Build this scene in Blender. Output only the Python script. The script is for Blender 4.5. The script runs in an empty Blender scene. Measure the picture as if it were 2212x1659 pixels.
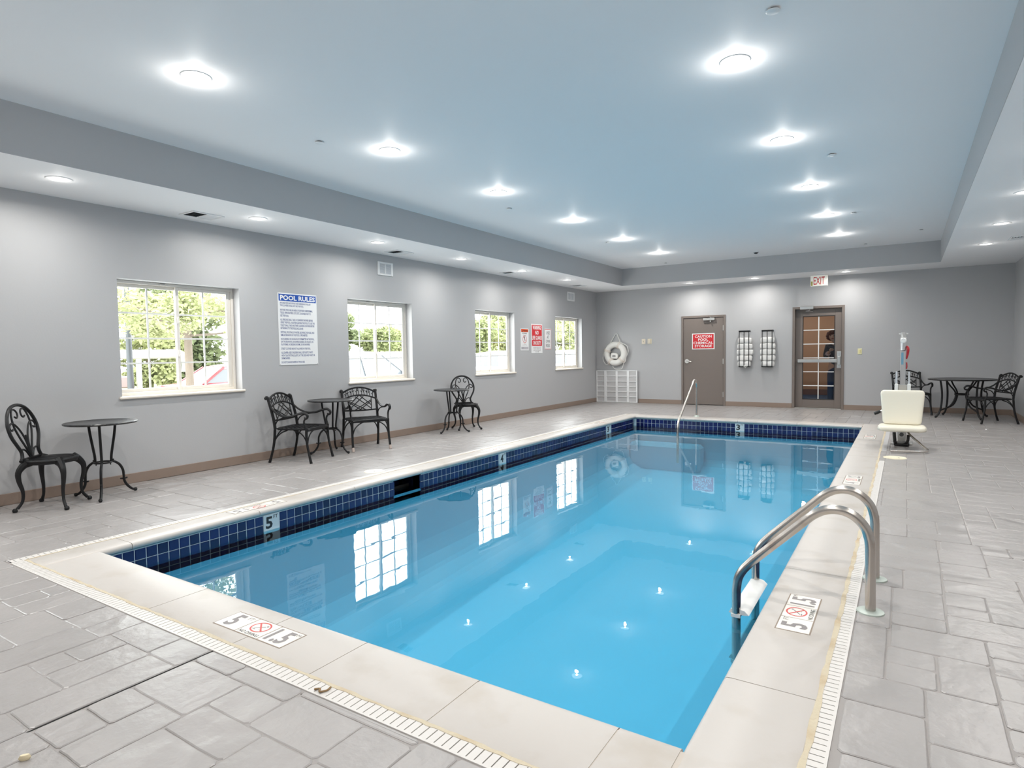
import bpy, math, random
from mathutils import Vector, Matrix
R = random.Random(7)
PI = math.pi
SC = bpy.context.scene
COL = SC.collection

# ------------------------------------------------------------------ camera
def make_camera():
    f_px, yaw, pitch, roll = 1327.35, -0.5703, 0.05066, -0.01443
    pos = (7.00283, -15.16162, 1.34378)
    cy, sy, cp, sp, cr, sr = math.cos(yaw), math.sin(yaw), math.cos(pitch), math.sin(pitch), math.cos(roll), math.sin(roll)
    f = Vector((sy*cp, cy*cp, -sp)); r = Vector((cy, -sy, 0)); u = r.cross(f)
    r2 = cr*r + sr*u; u2 = -sr*r + cr*u
    cd = bpy.data.cameras.new('camera'); cam = bpy.data.objects.new('camera', cd); COL.objects.link(cam)
    cam.matrix_world = Matrix(((r2.x, u2.x, -f.x, pos[0]), (r2.y, u2.y, -f.y, pos[1]), (r2.z, u2.z, -f.z, pos[2]), (0, 0, 0, 1)))
    cd.sensor_width = 36; cd.lens = f_px*36/2212; cd.clip_start = .05; cd.clip_end = 400
    SC.camera = cam
    return Vector(pos), r2, u2, f, f_px
CP, CR, CU, CF, FPX = make_camera()
def to_px(p):
    d = Vector(p) - CP; z = d.dot(CF)
    if z < .1: return None
    return 1106 + FPX*d.dot(CR)/z, 829.5 - FPX*d.dot(CU)/z, z

# ------------------------------------------------------------------ light and exposure
SKY_STRENGTH = 10.0
LAMP_TRAY, LAMP_SOFFIT, FILL_TRAY, FILL_SOFFIT = 21.0, 15.5, 3.6, .6
LENS_EMIT = 1.8
W = bpy.data.worlds.new('overcast_sky'); SC.world = W; W.use_nodes = True
bg = W.node_tree.nodes['Background']; bg.inputs[0].default_value = (.96, .99, 1.0, 1); bg.inputs[1].default_value = SKY_STRENGTH
SC.view_settings.view_transform = 'Standard'; SC.view_settings.look = 'None'
SC.view_settings.exposure = 0.0; SC.view_settings.gamma = 1.0; SC.view_settings.use_curve_mapping = False
cyc = SC.cycles
cyc.use_denoising = True; cyc.max_bounces = 9; cyc.diffuse_bounces = 6; cyc.glossy_bounces = 4
cyc.transmission_bounces = 4; cyc.transparent_max_bounces = 16
cyc.caustics_reflective = False; cyc.caustics_refractive = False
cyc.sample_clamp_indirect = 4.0; cyc.blur_glossy = 0.5

# ------------------------------------------------------------------ materials
def srgb(r, g, b):
    def c(v):
        v /= 255
        return v/12.92 if v <= .04045 else ((v+.055)/1.055)**2.4
    return (c(r), c(g), c(b), 1)
MATS = {}
def mat(name, color, rough=.5, metal=0.0, bump=None, vary=None, spec=.5, emit=None, rand=0.0, coat=0.0):
    """bump=(scale, strength, distance[, detail]); vary=(color2, scale, low, high) mottling; rand = brightness change per object"""
    if name in MATS: return MATS[name]
    m = bpy.data.materials.new(name); m.use_nodes = True; nt = m.node_tree; N = nt.nodes; L = nt.links
    p = N['Principled BSDF']
    col = color if len(color) == 4 else (*color, 1)
    p.inputs['Base Color'].default_value = col; p.inputs['Roughness'].default_value = rough
    p.inputs['Metallic'].default_value = metal; p.inputs['Specular IOR Level'].default_value = spec
    if coat: p.inputs['Coat Weight'].default_value = coat; p.inputs['Coat Roughness'].default_value = .12
    geo = None
    if bump or vary: geo = N.new('ShaderNodeTexCoord')
    src = None
    if vary:
        n = N.new('ShaderNodeTexNoise'); n.inputs['Scale'].default_value = vary[1]; n.inputs['Detail'].default_value = 5
        L.new(geo.outputs['Object'], n.inputs['Vector'])
        mr = N.new('ShaderNodeMapRange'); mr.inputs[1].default_value = vary[2]; mr.inputs[2].default_value = vary[3]
        L.new(n.outputs['Fac'], mr.inputs[0])
        mx = N.new('ShaderNodeMix'); mx.data_type = 'RGBA'; mx.inputs[6].default_value = col
        c2 = vary[0]; mx.inputs[7].default_value = c2 if len(c2) == 4 else (*c2, 1)
        L.new(mr.outputs[0], mx.inputs[0]); src = mx.outputs[2]
    if rand:
        oi = N.new('ShaderNodeObjectInfo'); hs = N.new('ShaderNodeHueSaturation')
        mr2 = N.new('ShaderNodeMapRange'); mr2.inputs[3].default_value = 1-rand; mr2.inputs[4].default_value = 1+rand
        L.new(oi.outputs['Random'], mr2.inputs[0]); L.new(mr2.outputs[0], hs.inputs['Value'])
        if src: L.new(src, hs.inputs['Color'])
        else: hs.inputs['Color'].default_value = col
        src = hs.outputs[0]
    if src: L.new(src, p.inputs['Base Color'])
    if bump:
        n = N.new('ShaderNodeTexNoise'); n.inputs['Scale'].default_value = bump[0]; n.inputs['Detail'].default_value = bump[3] if len(bump) > 3 else 4
        L.new(geo.outputs['Object'], n.inputs['Vector'])
        b = N.new('ShaderNodeBump'); b.inputs['Strength'].default_value = bump[1]; b.inputs['Distance'].default_value = bump[2]
        L.new(n.outputs['Fac'], b.inputs['Height']); L.new(b.outputs[0], p.inputs['Normal'])
    if emit: p.inputs['Emission Color'].default_value = (*emit[:3], 1); p.inputs['Emission Strength'].default_value = emit[3]
    MATS[name] = m
    return m
def slate_relief(m):
    nt = m.node_tree; N = nt.nodes; L = nt.links; p = N['Principled BSDF']
    tc = N.new('ShaderNodeTexCoord'); a = N.new('ShaderNodeTexNoise'); a.noise_type = 'RIDGED_MULTIFRACTAL'; a.inputs['Scale'].default_value = 2.2; a.inputs['Detail'].default_value = 6; a.inputs['Distortion'].default_value = 1.1
    b = N.new('ShaderNodeTexNoise'); b.inputs['Scale'].default_value = 16; b.inputs['Detail'].default_value = 7
    for n in (a, b): L.new(tc.outputs['Object'], n.inputs['Vector'])
    b1 = N.new('ShaderNodeBump'); b1.inputs['Strength'].default_value = 1.0; b1.inputs['Distance'].default_value = .016
    b2 = N.new('ShaderNodeBump'); b2.inputs['Strength'].default_value = .6; b2.inputs['Distance'].default_value = .008
    L.new(a.outputs[0], b1.inputs['Height']); L.new(b.outputs[0], b2.inputs['Height']); L.new(b1.outputs[0], b2.inputs['Normal']); L.new(b2.outputs[0], p.inputs['Normal'])
def thin_glass(name, tint=(1, 1, 1), ior=1.45, rough=0.0):
    m = bpy.data.materials.new(name); m.use_nodes = True; nt = m.node_tree; N = nt.nodes; L = nt.links
    N.remove(N['Principled BSDF']); out = N['Material Output']
    t = N.new('ShaderNodeBsdfTransparent'); t.inputs[0].default_value = (*tint, 1)
    g = N.new('ShaderNodeBsdfGlossy'); g.inputs['Roughness'].default_value = rough
    fr = N.new('ShaderNodeFresnel'); fr.inputs[0].default_value = ior
    mx = N.new('ShaderNodeMixShader'); L.new(fr.outputs[0], mx.inputs[0]); L.new(t.outputs[0], mx.inputs[1]); L.new(g.outputs[0], mx.inputs[2])
    L.new(mx.outputs[0], out.inputs[0])
    return m, N, L, g, fr
M_glass = thin_glass('window_glass', (.97, .99, .98))[0]
M_doorglass = thin_glass('door_glass', (.90, .90, .90))[0]
M_wall = mat('wall_paint', (.46, .46, .468), .42, bump=(55, .12, .004), spec=.35)
M_ceil = mat('ceiling_paint', (.92, .915, .92), .6, bump=(40, .10, .004), spec=.12)
M_base = mat('baseboard_vinyl', srgb(142, 124, 112), .5)
M_door = mat('door_paint', srgb(122, 112, 106), .42, bump=(60, .08, .002))
M_stone = mat('stamped_stone', (.335, .315, .308), .31, vary=((.30, .284, .277), 4, .35, .75), rand=.05, spec=.5)
slate_relief(M_stone)
M_joint = mat('deck_joint', (.30, .28, .27), .7, bump=(30, .4, .004))
M_coping = mat('coping_cast_stone', (.515, .483, .455), .40, bump=(22, .18, .004, 6), vary=((.43, .385, .335), 3.2, .52, .78), spec=.4)
M_copjoint = mat('coping_joint', (.50, .45, .40), .8)
M_caulk = mat('yellowed_caulk', (.52, .45, .33), .6, bump=(40, .6, .01), vary=((.42, .30, .17), 6, .5, .75))
M_grate = mat('drain_plastic', (.60, .575, .55), .45)
M_dark = mat('dark_void', (.02, .02, .02), .8)
M_tile = mat('navy_glazed_tile', (.008, .014, .085), .12, rand=.35, spec=.6)
M_grout = mat('pale_grout', (.52, .60, .64), .7)
M_plaster = mat('pool_plaster', (.47, .64, .74), .7)
M_white = mat('white_vinyl', (.82, .82, .80), .35)
M_wtrim = mat('cream_window_trim', (.80, .76, .70), .4)
M_sill = mat('cream_sill', (.82, .75, .66), .4)
M_black = mat('black_cast_metal', (.010, .010, .011), .45, bump=(80, .2, .002), spec=.3)
M_steel = mat('brushed_steel', (.56, .52, .48), .24, 1.0, vary=((.40, .33, .28), 9, .55, .8))
M_steel2 = mat('door_hardware_steel', (.66, .65, .63), .32, .9)
M_plate = mat('chalky_steel_plate', (.45, .50, .46), .45, .5)
M_lens = mat('lamp_lens', (.9, .9, .9), .4, emit=(1, .985, .95, LENS_EMIT))
M_ltrim = mat('lamp_trim_white', (.86, .86, .86), .4)
M_signw = mat('sign_white', (.86, .86, .86), .35)
M_blue = mat('sign_blue', srgb(24, 80, 170), .4)
M_red = mat('sign_red', srgb(206, 38, 46), .4)
M_orange = mat('sign_orange', srgb(226, 84, 30), .4)
M_ink = mat('ink_black', (.018, .018, .02), .5)
M_inkblue = mat('ink_blue', srgb(40, 62, 130), .5)
M_greyink = mat('ink_grey', (.24, .22, .22), .6)
M_greybar = mat('sign_grey_bar', (.52, .50, .53), .5)
M_towel = mat('white_terry', (.86, .85, .83), .95, bump=(160, .8, .006))
M_ring = mat('life_ring_foam', (.84, .82, .78), .55, bump=(30, .1, .003))
M_rope = mat('white_rope', (.80, .79, .76), .8)
M_beige = mat('beige_plastic', (.72, .66, .52), .4)
M_yellow = mat('ivory_switch', (.74, .70, .42), .4)
M_cream = mat('cream_moulded_plastic', (.80, .755, .64), .32)
M_rubber = mat('black_rubber', (.015, .015, .015), .6)
M_lattice = mat('white_lattice_plastic', (.84, .84, .84), .4)
M_latback = mat('lattice_backing_grey', (.56, .55, .55), .7)
M_louver = mat('vent_louver_white', (.74, .75, .76), .45)
M_ventgrey = mat('vent_grey', (.55, .57, .60), .5)
M_marker = mat('marker_tile_white', (.74, .71, .66), .3)
M_markerg = mat('marker_grout', (.26, .21, .17), .8)
M_rimred = mat('marker_red', srgb(200, 70, 66), .4)

# ------------------------------------------------------------------ mesh helpers
class MB:
    def __init__(s): s.v = []; s.f = []
    def add(s, vs, fs):
        o = len(s.v); s.v += [tuple(v) for v in vs]; s.f += [tuple(i+o for i in f) for f in fs]
        return s
    def box(s, x0, y0, z0, x1, y1, z1):
        return s.add([(x0,y0,z0),(x1,y0,z0),(x1,y1,z0),(x0,y1,z0),(x0,y0,z1),(x1,y0,z1),(x1,y1,z1),(x0,y1,z1)],
                     [(3,2,1,0),(4,5,6,7),(0,1,5,4),(1,2,6,5),(2,3,7,6),(3,0,4,7)])
    def bbox(s, x0, y0, z0, x1, y1, z1, b=.004):
        """box with its twelve edges chamfered"""
        P = []
        for sx in (0, 1):
            for sy in (0, 1):
                for sz in (0, 1):
                    x, y, z = (x0, x1)[sx], (y0, y1)[sy], (z0, z1)[sz]
                    dx, dy, dz = (b, -b)[sx], (b, -b)[sy], (b, -b)[sz]
                    P += [(x, y+dy, z+dz), (x+dx, y, z+dz), (x+dx, y+dy, z)]
        I = lambda sx, sy, sz, k: ((sx*2+sy)*2+sz)*3+k
        F = []
        for k, (a, c) in enumerate(((1, 2), (0, 2), (0, 1))):
            for e in (0, 1):
                def q(p, r):
                    t = [0, 0, 0]; t[k] = e; t[a] = p; t[c] = r
                    return I(*t, k)
                F.append((q(0,0), q(1,0), q(1,1), q(0,1)))
        for k in range(3):
            a, c = [i for i in range(3) if i != k]
            for p in (0, 1):
                for r in (0, 1):
                    t = [0, 0, 0]; t[a] = p; t[c] = r
                    t0 = t[:]; t1 = t[:]; t1[k] = 1
                    F.append((I(*t0, a), I(*t1, a), I(*t1, c), I(*t0, c)))
        for sx in (0, 1):
            for sy in (0, 1):
                for sz in (0, 1): F.append((I(sx,sy,sz,0), I(sx,sy,sz,1), I(sx,sy,sz,2)))
        return s.add(P, F)
    def tube(s, path, rad, n=8, closed=False, caps=True, flat=None):
        """sweep a circle (or an ellipse: flat=(scale along side axis)) along a path; rad a number or one per point"""
        P = [Vector(p) for p in path]; m = len(P)
        rr = rad if isinstance(rad, (list, tuple)) else [rad]*m
        up = None; rings = []
        for i in range(m):
            a = P[(i-1) % m] if (closed or i > 0) else P[i]; b = P[(i+1) % m] if (closed or i < m-1) else P[i]
            t = (b-a).normalized() if (b-a).length > 1e-9 else Vector((0, 0, 1))
            if up is None:
                up = Vector((0, 0, 1)) if abs(t.z) < .9 else Vector((1, 0, 0))
            up = (up - t*up.dot(t))
            if up.length < 1e-6: up = Vector((1, 0, 0)) - t*t.x
            up.normalize(); sd = t.cross(up)
            k = flat if flat else 1.0
            rings.append([P[i] + rr[i]*(math.cos(2*PI*j/n)*up + k*math.sin(2*PI*j/n)*sd) for j in range(n)])
        vs = [v for ring in rings for v in ring]; fs = []
        for i in range(m if closed else m-1):
            a = i*n; b = ((i+1) % m)*n
            fs += [(a+j, a+(j+1) % n, b+(j+1) % n, b+j) for j in range(n)]
        if caps and not closed:
            fs.append(tuple(range(n))[::-1]); fs.append(tuple((m-1)*n+j for j in range(n)))
        return s.add(vs, fs)
    def lathe(s, prof, n=24, center=(0, 0, 0), axis='z'):
        """profile of (radius, height); closed where the radius is 0"""
        vs = []; fs = []; rows = []
        for r, h in prof:
            if r < 1e-7: rows.append([len(vs)]); vs.append((0, 0, h))
            else:
                rows.append(list(range(len(vs), len(vs)+n)))
                vs += [(r*math.cos(2*PI*j/n), r*math.sin(2*PI*j/n), h) for j in range(n)]
        for a, b in zip(rows, rows[1:]):
            for j in range(n):
                k = (j+1) % n
                if len(a) == 1 and len(b) == 1: break
                if len(a) == 1: fs.append((a[0], b[k], b[j]))
                elif len(b) == 1: fs.append((a[j], a[k], b[0]))
                else: fs.append((a[j], a[k], b[k], b[j]))
        if axis == 'x': vs = [(z, x, y) for x, y, z in vs]
        if axis == 'y': vs = [(x, -z, y) for x, y, z in vs]
        return s.add([(x+center[0], y+center[1], z+center[2]) for x, y, z in vs], fs)
    def prism(s, poly, z0, z1, mapf=None):
        n = len(poly); vs = [(x, y, z0) for x, y in poly] + [(x, y, z1) for x, y in poly]
        if mapf: vs = [mapf(*v) for v in vs]
        return s.add(vs, [tuple(range(n))[::-1], tuple(range(n, 2*n))] + [(i, (i+1) % n, n+(i+1) % n, n+i) for i in range(n)])
    def loft(s, rings, caps=True):
        n = len(rings[0]); vs = [v for r in rings for v in r]; fs = []
        for i in range(len(rings)-1):
            fs += [(i*n+j, i*n+(j+1) % n, (i+1)*n+(j+1) % n, (i+1)*n+j) for j in range(n)]
        if caps: fs += [tuple(range(n))[::-1], tuple((len(rings)-1)*n+j for j in range(n))]
        return s.add(vs, fs)
    def mesh(s, name, smooth=False, ang=40):
        me = bpy.data.meshes.new(name); me.from_pydata(s.v, [], s.f); me.update()
        if smooth:
            me.polygons.foreach_set('use_smooth', [True]*len(me.polygons))
            me.set_sharp_from_angle(angle=math.radians(ang))
        return me
def link(name, me, m, parent=None, loc=None, rot=None):
    o = bpy.data.objects.new(name, me); COL.objects.link(o)
    if m is not None and me is not None and len(me.materials) == 0: me.materials.append(m)
    if parent: o.parent = parent
    if loc: o.location = loc
    if rot: o.rotation_euler = rot
    return o
def put(name, mb, m, parent=None, smooth=False, loc=None, rot=None, ang=40): return link(name, mb.mesh(name, smooth, ang), m, parent, loc, rot)
def tag(o, label, cat, group=None, kind=None):
    o['label'] = label; o['category'] = cat
    if group: o['group'] = group
    if kind: o['kind'] = kind
    return o
def thing(name, label, cat, loc=(0, 0, 0), rotz=0, group=None, mw=None):
    o = bpy.data.objects.new(name, None); COL.objects.link(o); o.empty_display_size = .05
    if mw is not None: o.matrix_world = mw
    else: o.location = loc; o.rotation_euler = (0, 0, rotz)
    return tag(o, label, cat, group)
def struct(name, mb, m, parent=None, smooth=False):
    o = put(name, mb, m, parent, smooth)
    if parent is None: o['kind'] = 'structure'
    return o
def sroot(name, loc=(0, 0, 0)):
    o = bpy.data.objects.new(name, None); COL.objects.link(o); o.location = loc; o['kind'] = 'structure'
    return o
def dup(root, label, loc=None, rotz=None):
    r = root.copy(); COL.objects.link(r); r['label'] = label
    if loc: r.location = loc
    if rotz is not None: r.rotation_euler = (0, 0, rotz)
    for ch in list(root.children):
        c = ch.copy(); COL.objects.link(c); c.parent = r
        for g in ch.children:
            d = g.copy(); COL.objects.link(d); d.parent = c
    return r
def spline(pts, k=6):
    """Catmull-Rom through the points"""
    P = [Vector(p) for p in pts]; out = []
    for i in range(len(P)-1):
        p0 = P[i-1] if i else P[0]*2-P[1]; p1 = P[i]; p2 = P[i+1]; p3 = P[i+2] if i+2 < len(P) else P[-1]*2-P[-2]
        for j in range(k):
            t = j/k
            out.append(.5*((2*p1)+(-p0+p2)*t+(2*p0-5*p1+4*p2-p3)*t*t+(-p0+3*p1-3*p2+p3)*t**3))
    out.append(P[-1]); return out
def lerp_list(vals, n):
    out = []
    for i in range(n):
        t = i*(len(vals)-1)/(n-1); j = min(int(t), len(vals)-2); out.append(vals[j]+(vals[j+1]-vals[j])*(t-j))
    return out
def frame_mw(o, X, Y):
    X = Vector(X); Y = Vector(Y); Z = X.cross(Y)
    return Matrix(((X.x, Y.x, Z.x, o[0]), (X.y, Y.y, Z.y, o[1]), (X.z, Y.z, Z.z, o[2]), (0, 0, 0, 1)))
def text(parent, s, m, x0, x1, y0, y1, z, name='lettering', bold=0.0, line=1.0, align='LEFT', keep=False, rot=0):
    """flat lettering fitted into the rectangle x0..x1, y0..y1 of the parent's own face"""
    cu = bpy.data.curves.new('t', 'FONT'); cu.body = s; cu.size = 1; cu.offset = bold; cu.space_line = line; cu.align_x = align; cu.resolution_u = 2; cu.fill_mode = 'FRONT'
    o = bpy.data.objects.new('t', cu); me = bpy.data.meshes.new_from_object(o); bpy.data.objects.remove(o); bpy.data.curves.remove(cu)
    me.name = name; me.materials.clear()
    xs = [v.co.x for v in me.vertices]; ys = [v.co.y for v in me.vertices]
    a, b, c, d = min(xs), max(xs), min(ys), max(ys)
    sx = (x1-x0)/(b-a); sy = (y1-y0)/(d-c)
    if keep: sx = sy = min(sx, sy)
    ox = x0 + ((x1-x0)-(b-a)*sx)/2; oy = y0 + ((y1-y0)-(d-c)*sy)/2
    for v in me.vertices: v.co = (ox+(v.co.x-a)*sx, oy+(v.co.y-c)*sy, z)
    return link(name, me, m, parent)
def arc(cx, cy, r, a0, a1, n=12, rx=None):
    return [(cx+(rx or r)*math.cos(a0+(a1-a0)*i/n), cy+r*math.sin(a0+(a1-a0)*i/n)) for i in range(n+1)]

# ------------------------------------------------------------------ room dimensions (metres; the floor corner behind the life ring is the origin)
RW, RN = 8.741, -16.7            # right wall, near wall
HS, HT = 2.926, 3.33             # soffit and tray ceiling
TX0, TX1, TYF, TYN = 1.171, 7.523, -1.062, -15.6
NX0, NX1, NYN, NYF = 2.283, 6.387, -13.151, -3.085   # coping nose = pool opening
DX0, DX1, DYN = 1.955, 6.808, -13.592                # outer edge of the drain strip
CX0, CX1, CYN, CYF = 2.04, 6.735, -13.505, -2.715    # outer edge of the coping
WZ = -0.2                                            # water level
WIN = [-11.914, -8.740, -5.525, -2.307]; WW, WZ0, WZ1 = 1.406, .937, 2.192
WINX = [-15.1]                                       # one more window of the same wall, beside the camera

# ------------------------------------------------------------------ room shell
def build_shell():
    ys = []
    for y in WINX + WIN: ys += [(y, y+WW)]
    m = MB(); y = RN-.2
    for a, b in ys:
        m.box(-.2, y, -.3, 0, a, HT+.2); m.box(-.2, a, -.3, 0, b, WZ0-.03); m.box(-.2, a, WZ1, 0, b, HT+.2); y = b
    m.box(-.2, y, -.3, 0, .2, HT+.2)
    struct('wall_left', m, M_wall)
    D1, D2 = (2.335, 3.33, 2.14), (4.875, 5.83, 2.235)
    m = MB()
    m.box(0, 0, -.3, D1[0], .2, HT+.2); m.box(D1[0], 0, D1[2], D1[1], .2, HT+.2); m.box(D1[1], 0, -.3, D2[0], .2, HT+.2)
    m.box(D2[0], 0, D2[2], D2[1], .2, HT+.2); m.box(D2[1], 0, -.3, RW, .2, HT+.2)
    m.box(D1[0], .155, -.3, D1[1], .2, D1[2]); m.box(D1[0], 0, -.3, D1[1], .155, -.02); m.box(D2[0], 0, -.3, D2[1], .2, -.02)  # unseen slabs behind and below the doors, added to block sky light
    struct('wall_back', m, M_wall)
    struct('wall_right', MB().box(RW, RN-.2, -.3, RW+.2, .2, HT+.2), M_wall)
    struct('wall_near', MB().box(0, RN-.2, -.3, RW, RN, HT+.2), M_wall)
    m = MB()
    m.box(TX0, TYN, HT, TX1, TYF, HT+.15)
    struct('ceiling', m, M_ceil)
    m = MB()
    m.box(0, RN, HS, TX0, 0, HT+.15); m.box(TX1, RN, HS, RW, 0, HT+.15); m.box(TX0, TYF, HS, TX1, 0, HT+.15); m.box(TX0, RN, HS, TX1, TYN, HT+.15)
    struct('ceiling_soffit', m, M_ceil)
    t = .004
    struct('trim_1', MB().box(TX0, TYN, HS, TX0+t, TYF, HT), M_wall)
    struct('trim_2', MB().box(TX1-t, TYN, HS, TX1, TYF, HT), M_wall)
    struct('trim_3', MB().box(TX0+t, TYF-t, HS, TX1-t, TYF, HT), M_wall)
    struct('trim_4', MB().box(TX0+t, TYN, HS, TX1-t, TYN+t, HT), M_wall)
    b, h = .012, .108
    struct('baseboard_left', MB().bbox(0, RN, 0, b, 0, h, .003), M_base)
    struct('baseboard_right', MB().bbox(RW-b, RN, 0, RW, 0, h, .003), M_base)
    m = MB()
    for x0, x1 in ((1.17, 2.299), (3.366, 4.833), (5.872, RW-b)): m.bbox(x0, -b, 0, x1, 0, h, .003)
    struct('baseboard_back', m, M_base)
    return D1, D2
D1, D2 = build_shell()

# ------------------------------------------------------------------ windows
def build_window(n, y0):
    w = sroot('window_%d' % n)
    y1 = y0+WW; xf, xb = -.125, -.185
    fr = MB(); e = .035
    fr.bbox(xb, y0, WZ0, xf, y0+e, WZ1); fr.bbox(xb, y1-e, WZ0, xf, y1, WZ1); fr.bbox(xb, y0+e, WZ0, xf, y1-e, WZ0+e); fr.bbox(xb, y0+e, WZ1-e, xf, y1-e, WZ1)
    fr.bbox(xb+.01, y1-e-.022, WZ0+e, xf-.012, y1-e, WZ1-e, .003)
    put('window_frame', fr, M_wtrim, w)
    put('window_sill', MB().bbox(-.125, y0+.001, WZ0-.03, 0, y1-.001, WZ0, .004).bbox(-.001, y0-.03, WZ0-.03, .03, y1+.03, WZ0, .008), M_sill, w)
    ym = (y0+y1)/2
    for k in range(2):
        a, b = ((y0+e+.002, ym+.02), (ym-.02, y1-e-.024))[k]
        z0, z1 = WZ0+e+.001, WZ1-e-.001; x0, x1 = ((xb+.002, xb+.026), (xb+.03, xf-.006))[k]
        s = .036
        m = MB(); m.bbox(x0, a, z0, x1, a+s, z1, .003); m.bbox(x0, b-s, z0, x1, b, z1, .003); m.bbox(x0, a+s, z0, x1, b-s, z0+s, .003); m.bbox(x0, a+s, z1-s, x1, b-s, z1, .003)
        sash = put('sash', m, M_wtrim, w)
        ga, gb, gz0, gz1 = a+s, b-s, z0+s, z1-s; xm = (x0+x1)/2; yc = (ga+gb)/2; mw = .009
        put('muntin', MB().box(xm-.005, yc-mw, gz0, xm+.005, yc+mw, gz1), M_white, sash)
        zs = [gz0+(gz1-gz0)*i/4 for i in range(5)]
        for z in zs[1:4]:
            put('muntin', MB().box(xm-.005, ga, z-mw, xm+.005, yc-mw, z+mw).box(xm-.005, yc+mw, z-mw, xm+.005, gb, z+mw), M_white, sash)
        for (p, q) in ((ga, yc-mw), (yc+mw, gb)):
            for i in range(4):
                za = zs[i]+(mw if i else 0); zb = zs[i+1]-(mw if i < 3 else 0)
                put('pane', MB().add([(xm, p, za), (xm, q, za), (xm, q, zb), (xm, p, zb)], [(0, 1, 2, 3)]), M_glass, sash)
        if k == 1:
            for z in (WZ0+.42, WZ0+.80): put('latch', MB().bbox(x1, a+.008, z, x1+.014, a+.026, z+.075, .004), M_wtrim, sash)
    put('latch', MB().bbox(xf, y0+.5, WZ1-.028, xf+.02, y0+.56, WZ1-.012, .004), M_steel2, w)
for i, y in enumerate(WIN): build_window(i+1, y)
build_window(5, WINX[0])

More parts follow.
